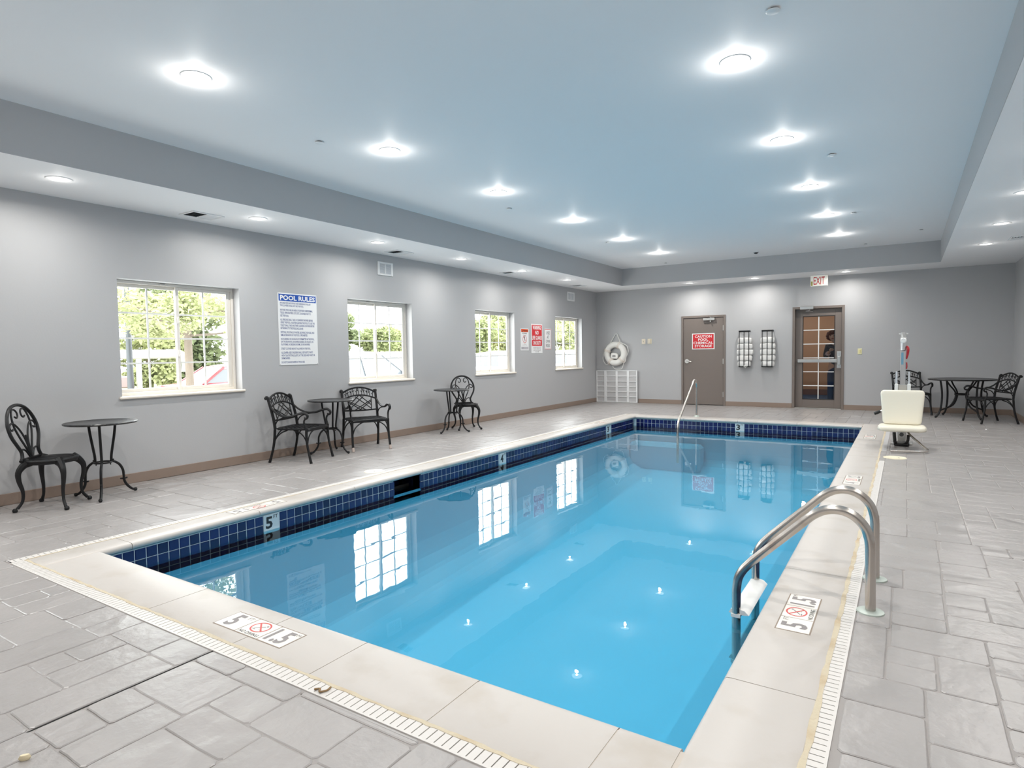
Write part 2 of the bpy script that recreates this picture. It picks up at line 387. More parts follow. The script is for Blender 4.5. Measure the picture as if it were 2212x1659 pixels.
# ------------------------------------------------------------------ doors
def door_frame(x0, x1, z1, d):
    w = .052; m = MB()
    m.bbox(x0, -.016, 0, x0+w, .15, z1, .003); m.bbox(x1-w, -.016, 0, x1, .15, z1, .003); m.bbox(x0+w, -.016, z1-w, x1-w, .15, z1, .003)
    m.box(x0+w, d, 0, x0+w+.012, d+.02, z1-w); m.box(x1-w-.012, d, 0, x1-w, d+.02, z1-w)
    return m
def build_doors():
    d = sroot('door_1', (0, 0, 0))
    put('door_frame', door_frame(2.299, 3.366, 2.184, .045), M_door, d)
    x0, x1, z1 = 2.354, 3.311, 2.128
    leaf = put('door_leaf', MB().bbox(x0, .002, .012, x1, .044, z1, .003), M_door, d)
    h = MB(); h.lathe([(0, -.012), (.046, -.012), (.052, -.004), (.052, .012), (0, .012)], 20, (2.44, -.008, 1.075), 'y')
    h.lathe([(0, -.06), (.02, -.06), (.02, .01), (0, .01)], 12, (2.44, -.0, 1.075), 'y')
    h.tube(spline([(2.44, -.055, 1.075), (2.50, -.06, 1.074), (2.555, -.052, 1.066)], 4), .0115, 8)
    put('door_handle', h, M_steel2, leaf, True)
    for z in (.27, 1.07, 1.87):
        put('hinge', MB().tube([(3.314, -.012, z-.062), (3.314, -.012, z+.062)], .009, 8).box(3.300, -.006, z-.058, 3.33, .001, z+.058), M_steel2, leaf, True)
    c = MB(); c.bbox(2.84, -.062, 2.058, 3.12, -.002, 2.118, .008); c.tube([(3.02, -.035, 2.122), (3.02, -.035, 2.136)], .018, 10)
    c.tube([(3.02, -.05, 2.05), (3.02, -.05, 2.02)], .016, 10)
    put('door_closer', c, M_steel2, leaf, True)
    put('closer_arm', MB().tube([(3.02, -.04, 2.136), (2.93, -.09, 2.139), (2.93, -.03, 2.150)], .008, 6).bbox(2.90, -.05, 2.142, 2.97, -.016, 2.166, .003), M_door, leaf)
    # glazed exit door
    d = sroot('door_2', (0, 0, 0))
    put('door_frame', door_frame(4.833, 5.872, 2.278, .125), M_door, d)
    x0, x1, z1, ya, yb = 4.888, 5.817, 2.222, .075, .12
    gx0, gx1, gz0, gz1 = 5.035, 5.682, .20, 2.066
    m = MB(); m.bbox(x0, ya, .012, gx0, yb, z1, .003); m.bbox(gx1, ya, .012, x1, yb, z1, .003); m.bbox(gx0, ya, .012, gx1, yb, gz0, .003); m.bbox(gx0, ya, gz1, gx1, yb, z1, .003)
    leaf = put('door_leaf', m, M_door, d)
    b = .014; m = MB()
    for (p, q, r, s_) in ((gx0, gz0, gx0+b, gz1), (gx1-b, gz0, gx1, gz1), (gx0+b, gz0, gx1-b, gz0+b), (gx0+b, gz1-b, gx1-b, gz1)): m.box(p, ya-.004, q, r, ya+.01, s_)
    put('glazing_bead', m, M_ink, leaf)
    xs = [gx0, (gx0+gx1)/2, gx1]; zs = [gz0+(gz1-gz0)*i/6 for i in range(7)]; t = .010
    put('muntin', MB().box(xs[1]-t, ya+.006, gz0, xs[1]+t, ya+.016, gz1), M_white, leaf)
    for z in zs[1:6]: put('muntin', MB().box(gx0, ya+.006, z-t, xs[1]-t, ya+.016, z+t).box(xs[1]+t, ya+.006, z-t, gx1, ya+.016, z+t), M_white, leaf)
    for i in range(2):
        for k in range(6):
            put('pane', MB().add([(xs[i], ya+.02, zs[k]), (xs[i+1], ya+.02, zs[k]), (xs[i+1], ya+.02, zs[k+1]), (xs[i], ya+.02, zs[k+1])], [(0, 1, 2, 3)]), M_doorglass, leaf)
    m = MB(); m.bbox(4.94, .012, 1.03, 5.73, .05, 1.105, .006); m.box(4.95, .05, 1.045, 4.99, ya, 1.09); m.bbox(4.985, .008, 1.052, 5.70, .014, 1.09, .002)
    put('push_bar', m, M_steel2, leaf)
    m = MB(); m.bbox(5.722, .058, .905, 5.812, ya, 1.275, .004); m.bbox(5.735, .0, .975, 5.80, .06, 1.165, .01)
    put('lock_case', m, M_steel2, leaf)
    m = MB(); m.bbox(4.99, -.07, 2.212, 5.265, -.012, 2.285, .008); m.tube([(5.18, -.02, 2.212), (5.18, .03, 2.175)], .012, 8)
    m.tube([(5.18, .0, 2.19), (5.10, .02, 2.18), (5.24, .06, 2.17)], .007, 6)
    put('door_closer', m, M_steel2, leaf)
    put('threshold', MB().bbox(4.885, -.01, 0, 5.82, .15, .012, .003), M_steel2, d)
    # corridor behind the glass
    struct('wall_corridor', MB().box(3.6, 4.6, -.05, 7.3, 4.7, 2.7).box(3.5, .2, -.05, 3.6, 4.7, 2.7).box(7.3, .2, -.05, 7.4, 4.7, 2.7), mat('corridor_tan', srgb(160, 130, 106), .7))
    struct('floor_corridor', MB().box(3.5, .2, -.1, 7.4, 4.7, 0), mat('corridor_carpet', srgb(38, 62, 92), .95, bump=(200, .5, .004)))
    struct('ceiling_corridor', MB().box(3.5, .2, 2.6, 7.4, 4.7, 2.7), M_ceil)
    struct('baseboard_corridor', MB().box(3.6, 4.575, 0, 7.3, 4.6, .16), mat('corridor_base', srgb(96, 70, 62), .5))
    ld = bpy.data.lights.new('corridor_fill', 'POINT'); ld.energy = 60; ld.color = (1, .9, .78); ld.shadow_soft_size = .12  # added point light without a fitting, brightens the corridor
    lo = bpy.data.objects.new('corridor_fill', ld); COL.objects.link(lo); lo.location = (4.7, 2.6, 2.4)
build_doors()

# ------------------------------------------------------------------ deck
PAV_R = [(6.81,6.95,-12.31,-11.77),(6.81,6.96,-11.77,-11.16),(6.95,7.13,-12.31,-12.14),(6.95,7.13,-12.14,-11.97),(6.96,7.325,-11.97,-11.70),
 (7.135,7.32,-12.31,-11.97),(6.81,7.085,-12.545,-12.31),(7.085,7.32,-12.70,-12.31),(6.825,7.085,-12.91,-12.545),(7.085,7.36,-12.86,-12.70),
 (6.84,7.085,-13.2,-12.91),(7.325,7.62,-11.87,-11.70),(7.33,7.70,-12.04,-11.87),(7.325,7.56,-12.25,-12.04),(7.32,7.66,-12.465,-12.25),(7.32,7.52,-12.61,-12.465),
 (7.19,7.75,-11.70,-11.455),(6.96,7.19,-11.70,-11.54),(6.96,7.19,-11.54,-11.16),(7.195,7.375,-11.455,-11.31),(7.195,7.375,-11.31,-11.10),(7.375,7.75,-11.45,-11.09),
 (7.20,7.545,-11.10,-10.89),(7.20,7.55,-10.89,-10.72),(7.20,7.435,-10.72,-10.55),(7.435,7.8,-10.72,-10.475),(7.01,7.195,-11.16,-10.81),(6.81,7.01,-11.16,-10.82),
 (6.81,7.20,-10.82,-10.56),(7.20,7.44,-10.55,-10.25),(7.44,7.65,-10.475,-10.25),(6.81,7.2,-10.56,-10.25),(7.55,7.92,-11.09,-10.72)]
PAV_N = [(1.93,2.13,-13.95,-13.60),(2.13,2.51,-13.93,-13.6),(2.51,2.76,-13.87,-13.595),(2.76,2.93,-13.70,-13.595),(2.76,2.93,-13.88,-13.70),(2.93,3.12,-13.88,-13.595),
 (3.12,3.36,-13.805,-13.595),(3.36,3.565,-13.805,-13.595),(3.565,3.75,-13.80,-13.595),(3.12,3.505,-14.05,-13.805),(2.76,3.12,-14.2,-13.88),(3.505,3.745,-14.19,-13.80),
 (3.12,3.505,-14.3,-14.05),(3.75,3.93,-13.96,-13.76),(3.75,4.10,-13.76,-13.595),(4.10,4.34,-13.76,-13.595),(3.93,4.13,-14.10,-13.76),(3.75,3.93,-14.10,-13.96),(4.13,4.34,-14.29,-13.76),
 (3.745,4.13,-14.31,-14.10),(4.351,4.735,-13.95,-13.69),(4.351,4.61,-13.69,-13.595),(4.61,4.985,-13.69,-13.595),(4.735,4.99,-13.86,-13.69),(4.351,4.555,-14.12,-13.95),(4.351,4.555,-14.29,-14.12),
 (4.555,4.74,-14.29,-13.95),(4.74,5.10,-14.03,-13.86),(4.99,5.365,-13.86,-13.63),(4.99,5.60,-13.63,-13.595),(5.365,5.605,-13.865,-13.635),(5.605,5.77,-13.78,-13.595),(4.74,5.10,-14.29,-14.03),
 (5.10,5.37,-14.12,-13.86),(5.37,5.72,-14.1,-13.865),(5.77,6.1,-13.85,-13.595),(4.34,4.515,-14.6,-14.29),(4.515,4.83,-14.5,-14.29),(3.505,3.745,-14.31,-14.19)]
def build_deck():
    m = MB(); zt = -.0045
    for (x0, y0, x1, y1) in ((0, RN, DX0, 0), (DX1, RN, RW, 0), (DX0, RN, DX1, DYN), (DX0, CYF-.001, DX1, 0)): m.box(x0, y0, -.25, x1, y1, zt)
    fl = struct('floor', m, M_joint)
    taken = list(PAV_R) + list(PAV_N); u = .185
    nx, ny = int(math.ceil(RW/u)), int(math.ceil(-RN/u)); used = set(); cand = []
    sizes = [(1, 1), (2, 1), (1, 2), (2, 2), (2, 1), (1, 2), (2, 1), (3, 2), (2, 2), (1, 1)]
    for j in range(ny):
        for i in range(nx):
            if (i, j) in used: continue
            for a, b in R.sample(sizes, len(sizes)) + [(1, 1)]:
                cells = [(i+p, j+q) for p in range(a) for q in range(b)]
                if all(c not in used and c[0] < nx and c[1] < ny for c in cells):
                    used.update(cells); cand.append((i*u, min((i+a)*u, RW-.012), RN+j*u, min(RN+(j+b)*u, -.002))); break
    hole = (DX0-.002, DX1+.002, DYN-.002, CYF+.002)
    def cut(r, o):
        """the pieces of r left around obstacle o"""
        if r[0] >= o[1] or r[1] <= o[0] or r[2] >= o[3] or r[3] <= o[2]: return [r]
        A = [(r[0], o[0], r[2], r[3]), (o[1], r[1], r[2], r[3]), (max(r[0], o[0]), min(r[1], o[1]), r[2], o[2]), (max(r[0], o[0]), min(r[1], o[1]), o[3], r[3])]
        return [q for q in A if q[1]-q[0] > .022 and q[3]-q[2] > .022]
    stones = [s for s in taken]
    for r in cand:
        rs = cut((max(r[0], .013), r[1], r[2], r[3]), hole)
        for o in taken: rs = [q for p in rs for q in cut(p, o)]
        stones += rs
    def score(s):
        c = ((s[0]+s[1])/2, (s[2]+s[3])/2, 0); p = to_px(c)
        if p is None or not (-60 < p[0] < 2272 and -60 < p[1] < 1740): return 0
        return (s[1]-s[0])*(s[3]-s[2])*1.34/p[2]**3
    stones.sort(key=score, reverse=True)
    def stone_mesh(mb, s, detail):
        x0, x1, y0, y1 = s; g = .0024; dx, dy = x1-x0, y1-y0
        jt = lambda a: R.uniform(-a, a)
        out = []
        k = .012
        base = [(x0+g+k, y0+g), (x0+dx*.35, y0+g), (x0+dx*.68, y0+g), (x1-g-k, y0+g), (x1-g, y0+g+k), (x1-g, y0+dy*.4), (x1-g, y0+dy*.7), (x1-g, y1-g-k),
                (x1-g-k, y1-g), (x0+dx*.66, y1-g), (x0+dx*.33, y1-g), (x0+g+k, y1-g), (x0+g, y1-g-k), (x0+g, y0+dy*.62), (x0+g, y0+dy*.3), (x0+g, y0+g+k)]
        if not detail: base = [base[i] for i in (0, 3, 4, 7, 8, 11, 12, 15)]
        cx, cy = (x0+x1)/2, (y0+y1)/2; h = R.uniform(-.0012, .0012); tx, ty = jt(.004), jt(.004)
        o1 = [(x+jt(.0016), y+jt(.0016)) for x, y in base]; ins = .0042
        o2 = [(x-math.copysign(min(ins, abs(x-cx)*.5), x-cx), y-math.copysign(min(ins, abs(y-cy)*.5), y-cy)) for x, y in o1]
        n = len(o1); H = lambda x, y: h+tx*(x-cx)+ty*(y-cy)
        vs = [(x, y, -.012) for x, y in o1] + [(x, y, -.003+H(x, y)) for x, y in o1] + [(x, y, H(x, y)) for x, y in o2]
        fs = [(i, (i+1) % n, n+(i+1) % n, n+i) for i in range(n)] + [(n+i, n+(i+1) % n, 2*n+(i+1) % n, 2*n+i) for i in range(n)] + [tuple(range(2*n, 3*n))]
        mb.add(vs, fs)
    for s in stones[:300]:
        mb = MB(); stone_mesh(mb, s, True)
        put('paving_stone', mb, M_stone, fl, True, ang=18)
    mb = MB()
    for s in stones[300:]: stone_mesh(mb, s, False)
    o = put('paving_field', mb, M_stone, fl, True, ang=18); o['kind'] = 'stuff'
    put('control_joint', MB().box(4.343, RN, -.006, 4.3465, DYN, -.0015), M_dark, fl)
build_deck()

# ------------------------------------------------------------------ pool: coping, drain, tile, shell, water
def nose_profile(w, r=.026, nz=.052):
    """cross-section from the outer edge (0) to the nose (w): list of (s, z)"""
    p = [(0, -.06), (0, -.003), (.003, 0), (w-r*1.3, 0.0)]
    p += [(w-r+r*math.sin(a), -r+r*math.cos(a)) for a in [PI*i/8 for i in range(1, 9)]]
    p += [(w-.05, -.054), (w-.05, -.06)]
    return p
def build_coping():
    root = sroot('pool_coping')
    def seg(axis, a, b, outer, inner, ends=(1, 1)):
        w = abs(inner-outer); sg = 1 if inner > outer else -1; rings = []
        g = .0025
        for t in (a+g, b-g):
            ring = []
            for s_, z in nose_profile(w):
                q = outer+sg*s_
                ring.append((q, t, z) if axis == 'y' else (t, q, z))
            rings.append(ring)
        mb = MB(); mb.loft(rings); put('coping_stone', mb, M_coping, root, True, ang=50)
    yl = [CYN, -12.95, -11.9, -10.8, -9.75, -8.7, -7.65, -6.6, -5.5, -4.45, -3.4, CYF]
    for a, b in zip(yl, yl[1:]): seg('y', a, b, CX0, NX0)
    yr = [CYN, -12.62, -11.13, -9.55, -8.0, -6.45, -4.9, -3.55, CYF]
    for a, b in zip(yr, yr[1:]): seg('y', a, b, CX1, NX1)
    xn = [NX0, 3.60, 4.36, 4.90, 5.545, 6.16, NX1]
    for a, b in zip(xn, xn[1:]): seg('x', a, b, CYN, NYN)
    xf = [NX0, 3.3, 4.33, 5.36, NX1]
    for a, b in zip(xf, xf[1:]): seg('x', a, b, CYF, NYF)
    m = MB()
    for (x0, y0, x1, y1) in ((CX0, CYN, NX0-.03, CYF), (NX1+.03, CYN, CX1, CYF), (NX0-.03, CYN, NX1+.03, NYN-.03), (NX0-.03, NYF+.03, NX1+.03, CYF)): m.box(x0, y0, -.052, x1, y1, -.0025)
    put('mortar_bed', m, M_copjoint, root)
    # yellowed caulk between coping and drain
    m = MB()
    def strip(pa, pb, w, n):
        pa = Vector(pa); pb = Vector(pb); t = (pb-pa).normalized(); s_ = Vector((-t.y, t.x, 0)); L_ = []; 
        for i in range(n+1):
            p = pa+(pb-pa)*(i/n); e1 = w*(.5+R.uniform(-.22, .22)); e2 = w*(.5+R.uniform(-.22, .22))
            L_.append([p-s_*e1+Vector((0, 0, -.01)), p-s_*e1*.9+Vector((0, 0, .001)), p+s_*e2*.9+Vector((0, 0, .001)), p+s_*e2+Vector((0, 0, -.01))])
        m.loft(L_)
    strip((CX0-.006, CYF, .0005), (CX0-.006, CYN, .0005), .014, 120)
    strip((CX0-.006, CYN-.006, .0005), (CX1+.006, CYN-.006, .0005), .018, 120)
    strip((CX1+.006, CYN-.006, .0005), (CX1+.006, CYF, .0005), .024, 160)
    put('caulk_line', m, M_caulk, root)
    # slotted drain strip
    dr = sroot('deck_drain')
    put('drain_channel', MB().box(DX0, DYN, -.06, CX0, CYF, -.03).box(CX1, DYN, -.06, DX1, CYF, -.03).box(CX0, DYN, -.06, CX1, CYN, -.03), M_dark, dr)
    p, sl, rim = .0345, .0045, .012
    near, rest = [], []
    def bars(axis, a, b, lo, hi):
        """bars between slots along an axis, plus two rims"""
        n = int(round((b-a)/p)); pp = (b-a)/n
        for i in range(n):
            q0, q1 = a+i*pp+sl/2, a+(i+1)*pp-sl/2
            r = (q0, lo, q1, hi) if axis == 'x' else (lo, q0, hi, q1)
            c = to_px(((r[0]+r[2])/2, (r[1]+r[3])/2, 0))
            ok = c and -20 < c[0] < 2232 and c[1] < 1680
            (near if ok else rest).append((c[2] if c else 99, r))
    xa, xb = DX0+rim, CX0-.012-.004
    bars('y', DYN, -2.75, DX0+.010, CX0-.012)
    bars('x', CX0-.012, CX1+.014, DYN+.010, CYN-.014)
    bars('y', DYN, -6.73, CX1+.016, DX1-.010)
    near.sort(key=lambda t: t[0]); rest += near[240:]; near = near[:240]
    zt = .0
    for d, r in near: put('grate_bar', MB().box(r[0], r[1], -.02, r[2], r[3], zt), M_grate, dr)
    m = MB()
    for d, r in rest: m.box(r[0], r[1], -.02, r[2], r[3], zt)
    o = put('grate_bars_far', m, M_grate, dr); o['kind'] = 'stuff'
    m = MB()
    m.box(DX0, DYN, -.03, DX0+.010, -2.75, zt); m.box(CX0-.012, CYN-.014, -.03, CX0-.0005, -2.75, zt)
    m.box(DX0+.010, DYN, -.03, DX1, DYN+.010, zt); m.box(CX0-.012, CYN-.014, -.03, CX1+.016, CYN-.0005, zt)
    m.box(DX1-.010, DYN+.010, -.03, DX1, -6.73, zt); m.box(CX1+.0005, CYN-.0005, -.03, CX1+.016, -6.73, zt)
    m.box(CX1+.0005, -6.73, -.03, DX1, -6.70, zt)
    put('grate_rim', m, M_grate, dr)
    put('painted_cover_strip', MB().box(CX1+.0005, -5.88, -.03, DX1, -2.75, zt), mat('cover_strip_grey', (.44, .43, .43), .5), dr)
    put('patched_deck', MB().box(CX1+.0005, -6.70, -.03, DX1, -5.88, -.001), M_stone, dr)
build_coping()

PX0, PX1, PYN, PYF = 2.256, 6.414, -13.178, -3.058     # faces of the pool walls
SK = (-10.218, -9.764)                                 # skimmer mouth
def build_pool():
    # plaster basin with coved corners
    m = MB(); prof = [(-.0, -.215), (0, -.9), (.03, -1.1), (.12, -1.27), (.3, -1.40), (.55, -1.45)]
    rings = []
    for ins, z in prof:
        ring = []
        for (x, y) in ((PX0+ins, PYN+ins), (PX1-ins, PYN+ins), (PX1-ins, PYF-ins), (PX0+ins, PYF-ins)):
            zz = z if z > -.5 else z*(1.05 if y < -8 else .72)
            ring.append((x, y, zz))
        rings.append(ring)
    vs = [v for r in rings for v in r]; fs = []
    for i in range(len(rings)-1): fs += [(i*4+j, (i+1)*4+j, (i+1)*4+(j+1) % 4, i*4+(j+1) % 4) for j in range(4)]
    k = (len(rings)-1)*4; fs.append((k, k+1, k+2, k+3))
    me = MB().add(vs, fs); shell = put('pool_basin', me, M_plaster); shell['kind'] = 'structure'
    put('pool_step', MB().bbox(PX0, PYF-.36, -1.1, PX0+1.45, PYF, -.50, .06), M_plaster, shell)
    # tiled waterline walls
    tp, gp = .0826, .0052; zr = (-.061, -.1425)
    tm = MB(); h = tp-gp; tm.add([(0, 0, 0), (0, h, 0), (0, h, h), (0, 0, h), (.004, .004, .004), (.004, h-.004, .004), (.004, h-.004, h-.004), (.004, .004, h-.004)],
                                 [(4, 5, 6, 7), (0, 1, 5, 4), (1, 2, 6, 5), (2, 3, 7, 6), (3, 0, 4, 7)])
    tile_me = tm.mesh('waterline_tile'); tile_me.materials.append(M_tile)
    def tile(parent, loc, rotz=0):
        o = bpy.data.objects.new('waterline_tile', tile_me); COL.objects.link(o); o.parent = parent; o.location = loc; o.rotation_euler = (0, 0, rotz)
    marks = {'5': (-11.853, -11.692), '4': (-8.114, -7.949), '3': (-4.470, -4.302)}
    m = MB(); m.box(PX0-.12, PYN-.1, -.30, PX0, SK[0], -.055); m.box(PX0-.12, SK[1], -.30, PX0, PYF+.1, -.055); m.box(PX0-.12, SK[0], -.30, PX0, SK[1], -.245)
    m.box(PX0-.35, SK[0]-.02, -.5, PX0-.30, SK[1]+.02, -.055)
    wl = struct('wall_pool_left', m, M_grout)
    y = -11.853
    ys = [y-tp*i for i in range(1, 17)] + [y+tp*i for i in range(0, 107)]
    under = MB()
    for yy in ys:
        skip = any(a-.01 < yy+h/2 < b+.01 for a, b in list(marks.values())+[SK])
        if yy < PYN or yy+tp > PYF: continue
        for i, z in enumerate(zr):
            if not skip: tile(wl, (PX0, yy+gp/2, z-tp+gp/2))
        if not (SK[0]-.02 < yy+h/2 < SK[1]+.02): under.add([(PX0+.004, yy+gp/2, -.304), (PX0+.004, yy+gp/2+h, -.304), (PX0+.004, yy+gp/2+h, -.2265), (PX0+.004, yy+gp/2, -.2265)], [(0, 1, 2, 3)])
    # skimmer throat
    m = MB(); d = PX0-.30
    m.add([(PX0, SK[0], -.245), (PX0, SK[1], -.245), (d, SK[1], -.245), (d, SK[0], -.245), (PX0, SK[0], -.056), (PX0, SK[1], -.056), (d, SK[1], -.056), (d, SK[0], -.056)], [(0, 1, 2, 3), (3, 2, 6, 7), (0, 3, 7, 4), (2, 1, 5, 6)])
    sk = tag(put('skimmer', m, mat('throat_tile', (.012, .016, .05), .3)), 'dark tiled skimmer opening in the left pool wall', 'skimmer')
    for yy in [SK[0]+tp*i for i in range(5)]:
        for z in zr: tile(sk, (d+.002, yy+gp/2, z-tp+gp/2))
    put('weir_flap', MB().bbox(d+.12, SK[0]+.02, -.24, d+.135, SK[1]-.02, -.17, .003), M_rubber, sk)
    wf = struct('wall_pool_far', MB().box(PX0, PYF, -.30, PX1, PYF+.1, -.055), M_grout)
    x = 4.281; xs = [x-tp*i for i in range(1, 25)] + [x+.167+tp*i for i in range(0, 24)]
    for xx in xs:
        if xx < PX0 or xx+h > PX1: continue
        for z in zr: tile(wf, (xx+gp/2, PYF, z-tp+gp/2), -PI/2) if False else None
    tf = MB(); tf.add([(vx[1], -vx[0], vx[2]) for vx in tm.v], tm.f)
    tf_me = tf.mesh('waterline_tile'); tf_me.materials.append(M_tile)
    for xx in xs:
        if xx < PX0 or xx+h > PX1: continue
        for z in zr:
            o = bpy.data.objects.new('waterline_tile', tf_me); COL.objects.link(o); o.parent = wf; o.location = (xx+gp/2, PYF, z-tp+gp/2)
    wr = struct('wall_pool_right', MB().box(PX1, PYN-.1, -.30, PX1+.1, PYF+.1, -.055), M_grout)
    wn = struct('wall_pool_near', MB().box(PX0, PYN-.1, -.30, PX1, PYN, -.055), M_grout)
    for par, n, org, ax in ((wr, 122, (PX1-.003, PYN), 'y'), (wn, 50, (PX0, PYN+.003), 'x')):
        q = MB()
        for i in range(n):
            for z in zr:
                a = i*tp+gp/2
                if ax == 'y': q.box(org[0], org[1]+a, z-tp+gp/2, org[0]+.004, org[1]+a+h, z-gp/2)
                else: q.box(org[0]+a, org[1]-.004, z-tp+gp/2, org[0]+a+h, org[1], z-gp/2)
        o = put('waterline_tiles', q, M_tile, par); o['kind'] = 'stuff'
    # depth numbers set in the tile line
    for dgt, (a, b) in marks.items():
        t = thing('depth_tile', {'5': 'white depth tile reading 5 FT in the left pool wall, nearest the camera', '4': 'white depth tile reading 4 FT midway along the left pool wall', '3': 'white depth tile reading 3 FT at the far end of the left pool wall'}[dgt], 'depth marker',
                  mw=frame_mw((PX0, a, -.06), (0, 1, 0), (0, 0, 1)), group='depth tiles in the waterline')
        depth_tile(t, dgt, b-a)
    t = thing('depth_tile', 'white depth tile reading 3 FT in the far pool wall below the doors', 'depth marker', mw=frame_mw((4.281, PYF, -.06), (1, 0, 0), (0, 0, 1)), group='depth tiles in the waterline')
    depth_tile(t, '3', .167)
    # water surface
    m = bpy.data.materials.new('pool_water'); m.use_nodes = True; nt = m.node_tree; N = nt.nodes; L = nt.links
    N.remove(N['Principled BSDF']); out = N['Material Output']
    tr = N.new('ShaderNodeBsdfTransparent'); tr.inputs[0].default_value = (.42, .845, .985, 1)
    gl = N.new('ShaderNodeBsdfGlossy'); gl.inputs['Roughness'].default_value = 0.0; gl.inputs['Color'].default_value = (1, 1, 1, 1)
    fr = N.new('ShaderNodeFresnel'); fr.inputs[0].default_value = 1.333
    tc = N.new('ShaderNodeTexCoord'); mp = N.new('ShaderNodeMapping'); mp.inputs['Scale'].default_value = (1.6, 1.0, 1); mp.inputs['Rotation'].default_value = (0, 0, .6)
    n1 = N.new('ShaderNodeTexNoise'); n1.inputs['Scale'].default_value = 2.6; n1.inputs['Detail'].default_value = 2.0
    n2 = N.new('ShaderNodeTexNoise'); n2.inputs['Scale'].default_value = .35
    mul = N.new('ShaderNodeMath'); mul.operation = 'MULTIPLY'
    bp = N.new('ShaderNodeBump'); bp.inputs['Strength'].default_value = 1.0; bp.inputs['Distance'].default_value = .0016
    L.new(tc.outputs['Object'], mp.inputs[0]); L.new(mp.outputs[0], n1.inputs['Vector']); L.new(tc.outputs['Object'], n2.inputs['Vector'])
    L.new(n1.outputs[0], mul.inputs[0]); L.new(n2.outputs[0], mul.inputs[1]); L.new(mul.outputs[0], bp.inputs['Height'])
    L.new(bp.outputs[0], gl.inputs['Normal']); L.new(bp.outputs[0], fr.inputs['Normal'])
    mx = N.new('ShaderNodeMixShader'); L.new(fr.outputs[0], mx.inputs[0]); L.new(tr.outputs[0], mx.inputs[1]); L.new(gl.outputs[0], mx.inputs[2]); L.new(mx.outputs[0], out.inputs[0])
    wa = put('pool_water', MB().add([(PX0-.30, PYN, WZ), (PX1, PYN, WZ), (PX1, PYF, WZ), (PX0-.30, PYF, WZ)], [(0, 1, 2, 3)]), m)
    tag(wa, 'clear blue water filling the rectangular indoor pool', 'water', kind='stuff')
def depth_tile(t, dgt, w):
    put('tile_face', MB().bbox(0, -.165, -.001, w, .0, .006, .003), mat('depth_tile_white', (.60, .66, .68), .3), t)
    text(t, dgt, M_ink, w*.12, w*.56, -.125, -.018, .0066, 'numeral', .03)
    text(t, 'FT', M_ink, w*.62, w*.9, -.042, -.010, .0066, 'lettering', .01)
build_pool()

def floor_marker(label, org, X, Y, big, small, w=.53, d=.158):
    t = thing('depth_marker', label, 'depth marker', mw=frame_mw(org, X, Y), group='depth markers set in the coping')
    put('marker_bed', MB().box(0, 0, -.01, w, d, .0008), M_markerg, t)
    e = .006; c = (w-4*e)/3
    for i in range(3): put('marker_tile', MB().bbox(e+i*(c+e), e, -.005, e+i*(c+e)+c, d-e, .0022, .001), M_marker, t)
    z = .0028
    text(t, big, M_greyink, .045, .105, .02, d-.02, z, 'numeral', .03)
    text(t, 'FT', M_greyink, .125, .160, d-.045, d-.02, z, 'lettering')
    text(t, 'NO DIVING', M_ink, e+c+e+.012, e+2*c+e-.012, .012, .034, z, 'lettering', .008)
    cx, cy = e*2+c*1.5, .092
    ring = MB(); o_, i_ = arc(cx, cy, .050, 0, 2*PI, 28, .058)[:-1], arc(cx, cy, .042, 0, 2*PI, 28, .050)[:-1]
    n = len(o_); ring.add([(x, y, z) for x, y in o_]+[(x, y, z) for x, y in i_], [(k, (k+1) % n, n+(k+1) % n, n+k) for k in range(n)])
    ring.add([(cx-.040, cy+.026, z), (cx-.034, cy+.032, z), (cx+.040, cy-.026, z), (cx+.034, cy-.032, z)], [(0, 3, 2, 1)])
    put('prohibition_ring', ring, M_rimred, t)
    f = MB(); zz = z-.0004
    f.add([(cx-.03, cy-.018, zz), (cx-.026, cy-.022, zz), (cx+.022, cy+.012, zz), (cx+.018, cy+.018, zz)], [(0, 1, 2, 3)])
    f.add([(cx+.012, cy+.022, zz)]+[(cx+.026+.007*math.cos(a), cy+.022+.006*math.sin(a), zz) for a in [2*PI*i/10 for i in range(10)]], [tuple(range(1, 11))])
    f.add([(cx-.036, cy-.028, zz), (cx-.012, cy-.028, zz), (cx-.012, cy-.022, zz), (cx-.036, cy-.024, zz)], [(0, 1, 2, 3)])
    for k in range(3): f.add([(cx+.005+.012*k, cy-.022, zz), (cx+.014+.012*k, cy-.022, zz), (cx+.014+.012*k, cy-.020, zz), (cx+.005+.012*k, cy-.020, zz)], [(0, 1, 2, 3)])
    put('diver_figure', f, M_greyink, t)
    text(t, small, M_greyink, w-e-c+.018, w-e-.03, .02, d-.02, z, 'numeral', .03)
    text(t, 'M', M_greyink, w-e-.026, w-e-.006, d-.04, d-.02, z, 'lettering')
floor_marker('white NO DIVING 5 FT coping marker, in the near coping at lower left', (4.066, -13.425, 0), (1, 0, 0), (0, 1, 0), '5', '1.5')
for lab, y, b, s_ in (('white NO DIVING 5 FT coping marker, right coping beside the ladder', -12.045, '5', '1.5'), ('white NO DIVING 4 FT coping marker, right coping beyond the ladder', -8.32, '4', '1.2'), ('white NO DIVING 3 FT coping marker, right coping beside the pool lift', -4.72, '3', '0.9')):
    floor_marker(lab, (6.645, y, 0), (0, 1, 0), (-1, 0, 0), b, s_, .49)
for lab, y, b, s_ in (('white NO DIVING 5 FT coping marker, left coping above the 5 FT tile', -11.55, '5', '1.5'), ('white NO DIVING 4 FT coping marker, left coping before the 4 FT tile', -7.85, '4', '1.2'), ('white NO DIVING 3 FT coping marker, far end of left coping', -4.2, '3', '0.9')):
    floor_marker(lab, (2.06, y, 0), (0, -1, 0), (1, 0, 0), b, s_, .53, .135)

